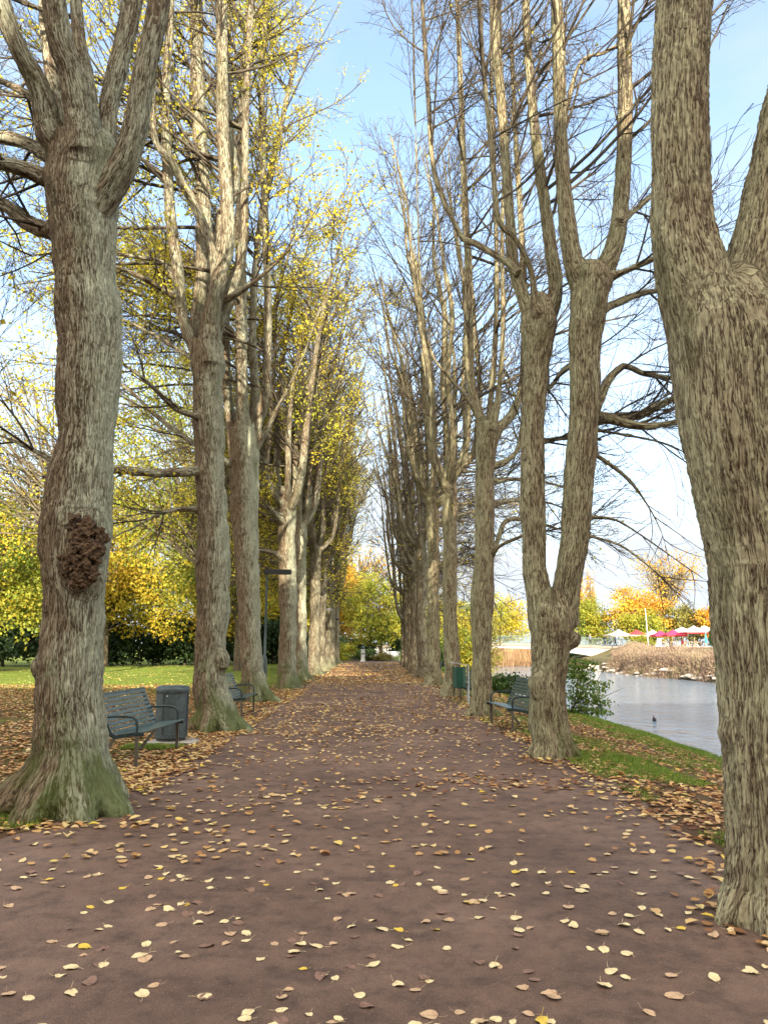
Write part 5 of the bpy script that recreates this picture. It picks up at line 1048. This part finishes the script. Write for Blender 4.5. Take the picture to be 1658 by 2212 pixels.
def stalks(name, label, cat, x, Y, rx, ry, h, n, mat, seed, group=None, kind=None, w=.02, lean=.25):
    rs = np.random.default_rng(seed); a = rs.uniform(0, 6.28, n); q = np.sqrt(rs.uniform(0, 1, n)); px = x + rx * q * np.cos(a); py_ = Y + ry * q * np.sin(a)
    B = np.column_stack([px, py_, ground_z(px, py_) - .03]); hh = h * rs.uniform(.45, 1.2, n) * (1.1 - .4 * q) * (.6 + .8 * vnoise(np.column_stack([px * .9, py_ * .9, px * 0]), seed)); d = np.column_stack([rs.normal(0, lean, n), rs.normal(0, lean, n), np.ones(n)]) * hh[:, None]
    c_ = rs.uniform(0, 6.28, n); s_ = np.column_stack([np.cos(c_), np.sin(c_), 0 * c_]) * w
    V = np.stack([B - s_, B + s_, B + d * .6 + s_ * .9, B + d, B + d * .6 - s_ * .9], 1).reshape(-1, 3); k = np.arange(n)[:, None] * 5
    fl = B[rs.choice(n, n)] + d[rs.choice(n, n)] * rs.uniform(.3, 1, (n, 1)); o0 = np.array([x, Y, float(ground_z(x, Y))])
    t = thing(name, label, cat, o0, 0, group) if kind is None else None
    tint = np.clip(.7 * (vnoise(B * .6, seed)) + rs.normal(.15, .15, n), 0, 1)
    o = mobj('stalk_mass' if t else name, V - (o0 if t else 0), [k + np.array([[0, 1, 2, 4]]), k + np.array([[4, 2, 3]])], mat, t, {'tint': np.repeat(tint, 5)}, smooth=False)
    if t:
        tips = B + d * rs.uniform(.35, 1.0, (n, 1)) + rs.normal(0, .12, (n, 3)); V, Q, tn = leaf_quads(tips, .13, -.6, np.clip(tint + rs.normal(0, .15, n), 0, 1)); mobj('foliage', V - o0, [Q], mat, t, {'tint': tn}, smooth=False)
    else: tag(o, label, kind=kind)
BR = [(36.4, 110, 0.95, 'brown dry shrub nearest the bridge end'), (35.4, 105, 1.0, 'brown dry shrub below the flagpole'), (35.0, 100, 1.0, 'brown dry shrub below the red parasols'), (35.0, 95, 1.05, 'brown dry shrub in the middle of the far bank'), (34.9, 90, 1.1, 'brown dry shrub below the clipped hedge block'), (34.9, 84, 1.1, 'sparser brown dry shrub with green grass round it'), (34.9, 78, 1.0, 'brown dry shrub close behind the thick forked trunk'), (33.9, 106, 0.9, 'low brown dry shrub by the boulders near the bridge end'), (33.7, 98, 0.9, 'low brown dry shrub by the boulders in the middle of the far bank'), (33.6, 90, 0.9, 'low brown dry shrub by the boulders near the thick forked trunk'), (38.0, 116, 0.9, 'brown dry shrub beside the willow bush at the bridge end')]
for k, (x, Y, h, lb) in enumerate(BR): stalks('dry_shrub', lb, 'shrub', x, Y, 2.3, 3.8, h, 3000, DRY, 400 + k, 'dry shrubs on the far bank', None, .018, .22)
leafy('bush', 'yellow-green willow bush at the end of the bridge', 'shrub', 41.0, 119, ell(((0,0,1.0),(1.7,1.4,1.3)), ((-1.5,0,0),(1.4,1.2,1.0))), 3600, .17, YG, 420, None, (1.2,.05), 50, .25, stem='stem', z=1.2, limbs=20)
leafy('bush', 'green bush under the bridge on the far bank', 'shrub', 36.5, 136, ell(((0,0,1.4),(4.2,2,1.6)),), 5000, .26, MIDG, 421, None, (1.2,.05), 60, .25, stem='stem', z=-1.4)
stalks('reeds', 'tan reed bed at the bend of the water beyond the bridge', 'reeds', 23, 148, 13, 4, 3.4, 9000, REED, 430, None, 'stuff', .03, .08)
ROCK = paint('boulder', (0.34, 0.29, 0.235), 0.9, 0, .3, 3, .5); rs = np.random.default_rng(3); rocks = []
for k in range(4):
    bm = bmesh.new(); bmesh.ops.create_icosphere(bm, subdivisions=2, radius=.5)
    for vv in bm.verts:
        f = 1 + .5 * (float(vnoise(np.array(vv.co)[None] * 2.2 + k * 9, 5)[0]) - .5); vv.co *= f; vv.co.z *= .6
    me = bpy.data.meshes.new('boulder'); bm.to_mesh(me); bm.free(); me.materials.append(ROCK); rocks.append(me)
for k in range(64):
    Y = 70 + k * .92 + rs.normal(0, .3); x = 32.75 + .5 * math.sin(Y * .11) + .25 * math.sin(Y * .31 + 1) + rs.normal(0, .3); o = bpy.data.objects.new('boulder', rocks[k % 4]); s = rs.uniform(.7, 1.5)
    o.location = (x, Y, float(ground_z(x, Y)) + .02); o.scale = (s * .8, s * 1.1, s * .6); o.rotation_euler = (0, 0, rs.uniform(0, 6.28)); link(o); tag(o, 'pale boulder in the stone edging along the far waterline', 'boulder', 'boulders edging the far bank')

# bridge
BRC = paint('bridge_concrete', (0.24, 0.232, 0.222), 0.85, 0, .1, 1.5); BRD = paint('bridge_deck_edge', (0.17, 0.14, 0.115), 0.85, 0, .12, 2); RAIL = paint('railing_green', (0.03, 0.07, 0.045), 0.5)
t = thing('footbridge', 'pale concrete arched footbridge with a thin green railing', 'bridge', (20, 128, 0))
xs = np.linspace(-22, 23, 46); deck = lambda x: 2.28 - .0011 * (x + 2) ** 2
def strip(top, bot, y0, y1):
    m_ = MB(); nn_ = len(xs)
    for x_, a_, c_ in zip(xs, top, bot): m_.v += [(x_, y0, a_), (x_, y1, a_), (x_, y1, c_), (x_, y0, c_)]
    m_.f = [(i*4+q, (i+1)*4+q, (i+1)*4+(q+1)%4, i*4+(q+1)%4) for i in range(nn_ - 1) for q in range(4)] + [(0,1,2,3), tuple(reversed(range((nn_-1)*4, nn_*4)))]
    return m_
strip(deck(xs), deck(xs) - .42, -.2, 3.4).build('deck', BRD, t)
strip(deck(xs) - .425, deck(xs) - .78 - .0028 * (xs + 1) ** 2 - .000009 * (xs + 1) ** 4 * .3, 0.0, 3.2).build('arch_beam', BRC, t)
for y_ in (-.1, 3.3):
    m_ = MB()
    for a_, c_ in zip(xs[:-1], xs[1:]):
        for hh in (.12, 1.18): m_.bar((a_, y_, deck(a_) + hh), (c_, y_, deck(c_) + hh), .05, .05)
        for q in range(6): x_ = a_ + (c_ - a_) * q / 6; m_.bar((x_, y_, deck(x_)), (x_, y_, deck(x_) + 1.18), .05 if q == 0 else .018, .05 if q == 0 else .018)
    m_.build('railing', RAIL, t)

# people on the bridge and the terrace
SKIN = paint('skin', (0.45, 0.28, 0.2), 0.6)
def person(label, x, Y, z, rz, jacket, trousers, hair, sit=False, stride=.12):
    t = thing('person', label, 'person', (x, Y, z), rz); k = .42 if sit else .88
    def legs(sc=1.0, only=False):
        m_ = MB()
        for s in (-1, 1):
            if sit: pts = [(s*.09, 0, .50), (s*.10, -.42, .50), (s*.10, -.44, .08)]
            else: pts = [(s*.09, 0, .92), (s*.10, -s*stride*.4, .50), (s*.10, s*stride, .09)]
            m_.tube(pts, [.085*sc, .062*sc, .045*sc], 10)
            if not only: e = pts[-1]; m_.tube([(e[0], e[1]+.06, .045), (e[0], e[1]-.06, .05), (e[0], e[1]-.17, .035)], [.04, .045, .03], 8)
        return m_
    def torso(sc=1.0):
        b_ = .50 if sit else .92; m_ = MB(); m_.tube([(0,0,b_-.06),(0,0,b_+.1),(0,.01,b_+.3),(0,.01,b_+.48),(0,0,b_+.56)], [.13*sc,.14*sc,.165*sc,.15*sc,.07*sc], 14)
        for s in (-1, 1): m_.tube([(s*.16,0,b_+.48),(s*.235,.02,b_+.22),(s*.22,-.10,b_+.0)], [.06*sc,.05*sc,.036*sc], 10)
        return m_
    b_ = .50 if sit else .92; body = legs(); tt_ = torso(.93); body.add(tt_.v, tt_.f)
    body.tube([(0,0,b_+.5),(0,-.01,b_+.62),(0,-.02,b_+.66)], [.055,.05,.05], 10); body.tube([(0,-.02,b_+.60),(0,-.03,b_+.68),(0,-.02,b_+.76),(0,-.01,b_+.83)], [.05,.078,.09,.05], 12); body.tube([(0,-.10,b_+.72),(0,-.125,b_+.69),(0,-.10,b_+.68)], [.012,.018,.012], 6)
    for s in (-1, 1):
        h0 = np.array([s*.22,-.10,b_]); body.tube([h0, h0+(0,-.03,-.09)], [.032,.028], 8)
        for q in range(4): body.tube([h0+((q-1.5)*.016,-.03,-.08), h0+((q-1.5)*.017,-.045,-.155)], [.010,.008], 5)
        body.tube([h0+(-s*.02,-.02,-.03), h0+(-s*.045,-.05,-.08)], [.010,.008], 5)
    v, nn, Q = remesh(body.v, body.f, .016, 2); mobj('body', v, [Q], SKIN, t)
    c_ = torso(1.10); v, nn, Q = remesh(c_.v, c_.f, .02, 3); mobj('jacket', v, [Q], jacket, t)
    c_ = legs(1.18, True); v, nn, Q = remesh(c_.v, c_.f, .02, 2); mobj('trousers', v, [Q], trousers, t)
    c_ = MB(); c_.tube([(0,.02,b_+.66),(0,.025,b_+.76),(0,.01,b_+.83),(0,0,b_+.865)], [.06,.093,.09,.03], 12); v, nn, Q = remesh(c_.v, c_.f, .016, 2); mobj('hair', v, [Q], hair, t)
CL = {k: paint('cloth_' + k, c, .85) for k, c in dict(black=(.018,.018,.022), navy=(.03,.045,.08), red=(.62,.03,.03), grey=(.10,.11,.13), jeans=(.06,.09,.15)).items()}
HA = paint('brown_hair', (.05, .03, .02), .7); BL = paint('fair_hair', (.35, .24, .13), .7)
person('person in dark grey clothes leaning at the middle of the bridge', 36.1, 129.2, 2.0, 2.6, CL['grey'], CL['black'], BL)
person('person in black at the bridge end, nearer the V-shaped trunk', 38.9, 130.2, 1.95, 1.4, CL['black'], CL['jeans'], HA)
person('person in navy walking beside the other at the bridge end', 40.2, 129.0, 1.9, -1.4, CL['navy'], CL['black'], HA, False, .22)
person('person in a red jacket sitting at a terrace table', 47.7, 119.6, 1.55, .6, CL['red'], CL['black'], HA, True)

# terrace with parasols
TERR = paint('terrace_paving', (0.24, 0.15, 0.12), .9, 0, .2, 2)
o = MB(); o.box((56, 122, 1.56), (29, 26, .12)); o = o.build('terrace_pavement', TERR); tag(o, kind='structure')
TZ = 1.62; CREAM = paint('cream_canvas', (0.44, 0.38, 0.29), .9, 0, .05, 3); WCAN = paint('white_canvas', (0.48, 0.465, 0.44), .9, 0, .05, 3); REDC = paint('red_canvas', (0.42, 0.025, 0.03), .9, 0, .08, 3); MAG = paint('magenta_canvas', (0.42, 0.02, 0.075), .9, 0, .08, 3); WOOD = paint('pale_wood', (0.40, 0.30, 0.19), .7, 0, .2, 8)
def parasol(label, u, Y, w, apex, eave, can, val, wd=None):
    p = at(u, 1396, Y); t = thing('parasol', label, 'parasol', (p[0], Y, TZ), 0, 'terrace parasols'); h = w / 2; m_ = MB()
    ap, ev = at(u, apex, Y)[2] - TZ, at(u, eave, Y)[2] - TZ
    n_ = 6
    def sag(f): return ap + (ev - ap) * f - .10 * math.sin(math.pi * f)
    for q in range(4):
        a0 = np.array([[-h,-h],[h,-h],[h,h],[-h,h]][q]); a1 = np.array([[h,-h],[h,h],[-h,h],[-h,-h]][q])
        for i in range(n_):
            f0, f1 = i / n_, (i + 1) / n_; A, B_, C_, D_ = a0 * f0, a1 * f0, a1 * f1, a0 * f1
            m_.add([(*A, sag(f0)), (*B_, sag(f0)), (*C_, sag(f1)), (*D_, sag(f1))], [(3, 2, 1, 0)])
    co_ = m_.build('canopy', can, t)
    sd = co_.modifiers.new('thickness', 'SOLIDIFY'); sd.thickness = .02
    m_ = MB()
    for a_, c_ in (((-h,-h),(h,-h)), ((h,-h),(h,h)), ((h,h),(-h,h)), ((-h,h),(-h,-h))): m_.bar((*a_, ev - .10), (*c_, ev - .10), .015, .20)
    m_.build('valance', val, t)
    m_ = MB(); m_.tube([(0,0,0),(0,0,ap-.05)], .035, 10); m_.build('pole', WOOD, t, 0, True)
    m_ = MB(); m_.lathe([(.36,0),(.36,.08),(.06,.10)], 16); m_.build('base', CONC, t)
    m_ = MB()
    for a_ in ((-1,-1),(1,-1),(1,1),(-1,1)): m_.bar((0,0,ap-.5),(a_[0]*h*.55,a_[1]*h*.55,sag(.55)-.04), .025,.025)
    m_.build('rib_frame', WOOD, t)
parasol('cream parasol at the bridge end of the terrace', 1337, 125, 3.5, 1359.5, 1372, CREAM, CREAM)
parasol('red parasol left of the white flagpole', 1376, 124, 3.0, 1360, 1372, REDC, CREAM)
parasol('cream parasol with a red valance right behind the flagpole', 1410, 126, 3.2, 1360, 1373, CREAM, REDC)
parasol('small magenta parasol right of the flagpole', 1427, 122, 2.5, 1362, 1372, MAG, MAG)
parasol('larger magenta parasol in the middle of the terrace', 1455, 120, 3.1, 1360, 1372, MAG, REDC)
parasol('cream parasol rising behind the larger magenta one', 1474, 127, 3.6, 1354, 1365, CREAM, CREAM)
parasol('big white parasol with a red scalloped valance', 1500, 116, 3.6, 1351.5, 1366, WCAN, REDC)
parasol('white parasol over the clipped hedge block', 1523, 121, 3.3, 1351.5, 1362, WCAN, WCAN)
def table(label, u, Y, rz):
    p = at(u, 1396, Y); t = thing('terrace_table', label, 'table', (p[0], Y, TZ), rz, 'wooden terrace tables'); m_ = MB(); m_.box((0,0,.73),(1.5,.75,.05)); m_.build('tabletop', WOOD, t)
    for sx in (-.6,.6):
        for sy in (-.28,.28): m_ = MB(); m_.box((sx,sy,.35),(.06,.06,.70)); m_.build('leg', WOOD, t)
def chair(label, u, Y, rz):
    p = at(u, 1396, Y); t = thing('terrace_chair', label, 'chair', (p[0], Y, TZ), rz, 'wooden terrace chairs'); m_ = MB(); m_.box((0,0,.44),(.44,.42,.04)); m_.build('seat', WOOD, t); m_ = MB(); m_.box((0,.21,.74),(.44,.03,.32)); m_.build('backrest', WOOD, t)
    for sx in (-.19,.19):
        for sy in (-.18,.18): m_ = MB(); m_.box((sx,sy,.21),(.04,.04,.43)); m_.build('leg', WOOD, t)
for k, (u, Y, lb) in enumerate([(1373, 121, 'table under the red parasol'), (1428, 119, 'table right of the flagpole'), (1452, 116, 'table left of the person in red'), (1490, 113, 'table under the big white parasol'), (1513, 115, 'table nearest the clipped hedge block')]):
    table('wooden terrace ' + lb, u, Y, .2 * k)
    for q, s in enumerate((-1, 1)): chair(['wooden chair on the bridge side of the terrace ', 'wooden chair on the hedge side of the terrace '][q] + lb, u + s * 13, Y - .4, s * 1.4)
p = at(1400, 1396, 114); t = thing('flagpole', 'white flagpole standing before the terrace parasols', 'pole', (p[0], 114, 1.5)); m_ = MB(); m_.tube([(0,0,-.2),(-.06,0,2.2),(-.16,0,5.6)], [.085,.07,.05], 10); m_.build('pole', WHITE, t, 0, True); m_ = MB(); m_.lathe([(.02,5.58),(.08,5.62),(.08,5.7),(.02,5.75)], 10, (-.16,0,0)); m_.build('cap', WHITE, t)
p = at(1406, 1396, 118); t = thing('terrace_lamp', 'thin dark lamp pole right behind the flagpole', 'lamp', (p[0], 118, TZ)); m_ = MB(); m_.tube([(0,0,0),(0,0,4.4)], .03, 8); m_.build('pole', LAMP, t); m_ = MB(); m_.lathe([(.05,4.4),(.16,4.42),(.16,4.5),(.04,4.6)], 10); m_.build('lamp_head', LAMP, t)
p = at(1423, 1396, 114); t = thing('notice_board', 'pale blue leaning board on the terrace edge', 'board', (p[0], 114, TZ), .5); m_ = MB(); m_.bar((-.1,0,0),(.1,0,1.25),.04,.8,(0,1,0)); m_.box((0,0,.65),(.03,.75,1.25),Matrix.Rotation(R(14),3,'Y').to_3x3()); m_.build('panel', paint('pale_blue', (.38,.50,.60), .6), t); m_ = MB(); m_.bar((.45,.3,0),(.12,.3,1.1),.03,.03); m_.bar((.45,-.3,0),(.12,-.3,1.1),.03,.03); m_.build('prop', LAMP, t)
p = at(1525, 1396, 111); t = thing('folded_parasol', 'folded teal parasol beside the clipped hedge block', 'parasol', (p[0], 111, TZ)); m_ = MB(); m_.lathe([(.04,.5),(.17,.55),(.14,1.2),(.05,2.0),(.02,2.05)], 12); m_.build('canopy', paint('teal_canvas', (.03,.34,.30), .8), t, 0, True); m_ = MB(); m_.tube([(0,0,0),(0,0,.6)], .03, 8); m_.lathe([(.25,0),(.25,.06),(.04,.08)], 12); m_.build('base', CONC, t)
p = at(1541, 1396, 112); leafy('clipped_hedge', 'dark green clipped hedge block at the terrace end', 'hedge', p[0] + .3, 112, ell(((0,0,1.3),(.9,.6,1.2)), ((-.55,0,.8),(.5,.5,.8)), ((.55,0,.8),(.5,.5,.8)), ((-.5,0,2.1),(.5,.5,.6)), ((.5,0,2.1),(.5,.5,.6))), 6000, .13, DKG, 440, None, (2.0,.05), 60, .22, stem='stem', z=TZ)

# coots on the water
COOT = paint('coot_black', (.018, .016, .018), .6); BEAK = paint('coot_shield', (.6, .12, .10), .5)
for u, v, lb in ((1262, 1519.5, 'small dark waterbird nearest the tiered green shrub'), (1295, 1526, 'small dark waterbird in the middle of the three'), (1413, 1557.5, 'small dark waterbird nearest the viewer on open water')):
    d = _fw + (u - 829) / F * _rt + (1106 - v) / F * _up; p = d * ((WZ - EYE) / d[2]) + np.array([0, 0, EYE])
    t = thing('waterbird', lb, 'bird', p, rng.uniform(0, 6), 'waterbirds swimming by the bank'); m_ = MB()
    m_.tube([(-.17,0,.06),(-.12,0,.06),(0,0,.055),(.10,0,.06),(.16,0,.07)], [.015,.07,.095,.075,.03], 12); m_.tube([(.11,0,.08),(.14,0,.16),(.15,0,.20)], [.045,.032,.03], 10); m_.tube([(.11,0,.21),(.15,0,.225),(.19,0,.215)], [.025,.042,.022], 10)
    v_, nn, Q = remesh(m_.v, m_.f, .012, 3); mobj('body', v_, [Q], COOT, t); m_ = MB(); m_.tube([(.18,0,.225),(.21,0,.212),(.235,0,.204)], [.018,.013,.004], 8); m_.build('beak', BEAK, t)

# unseen brick blocks added behind the camera to shade the near part of the path
BRK = paint('shade_block_brick', (0.28, 0.13, 0.09), .9, 0, .2, 2); ROOF = paint('roof_tile', (0.12, 0.07, 0.06), .9); WIN = paint('window_glass', (0.05, 0.06, 0.07), .1)
def shade_block(label, x0, x1, Y, H):
    t = thing('unseen_shade_block', label, 'shade block', ((x0 + x1) / 2, Y, 0)); w = x1 - x0; m_ = MB(); m_.box((0,0,H/2-.3),(w,12,H+.6)); m_.build('wall', BRK, t); m_ = MB(); m_.box((0,0,H+.15),(w+.6,12.6,.3)); m_.build('roof', ROOF, t)
    for f in range(int(H // 3)):
        for q in range(int(w // 6)): m_ = MB(); m_.box((-w/2+3+q*6,6.02,1.6+f*3),(1.6,.08,1.5)); m_.build('window', WIN, t)
shade_block('tall unseen brick block added behind the viewer to cast shade', -1.0, 47, -28, 20.6)
shade_block('lower unseen brick block added behind the viewer to cast shade', -61, -1.2, -28, 16.6)
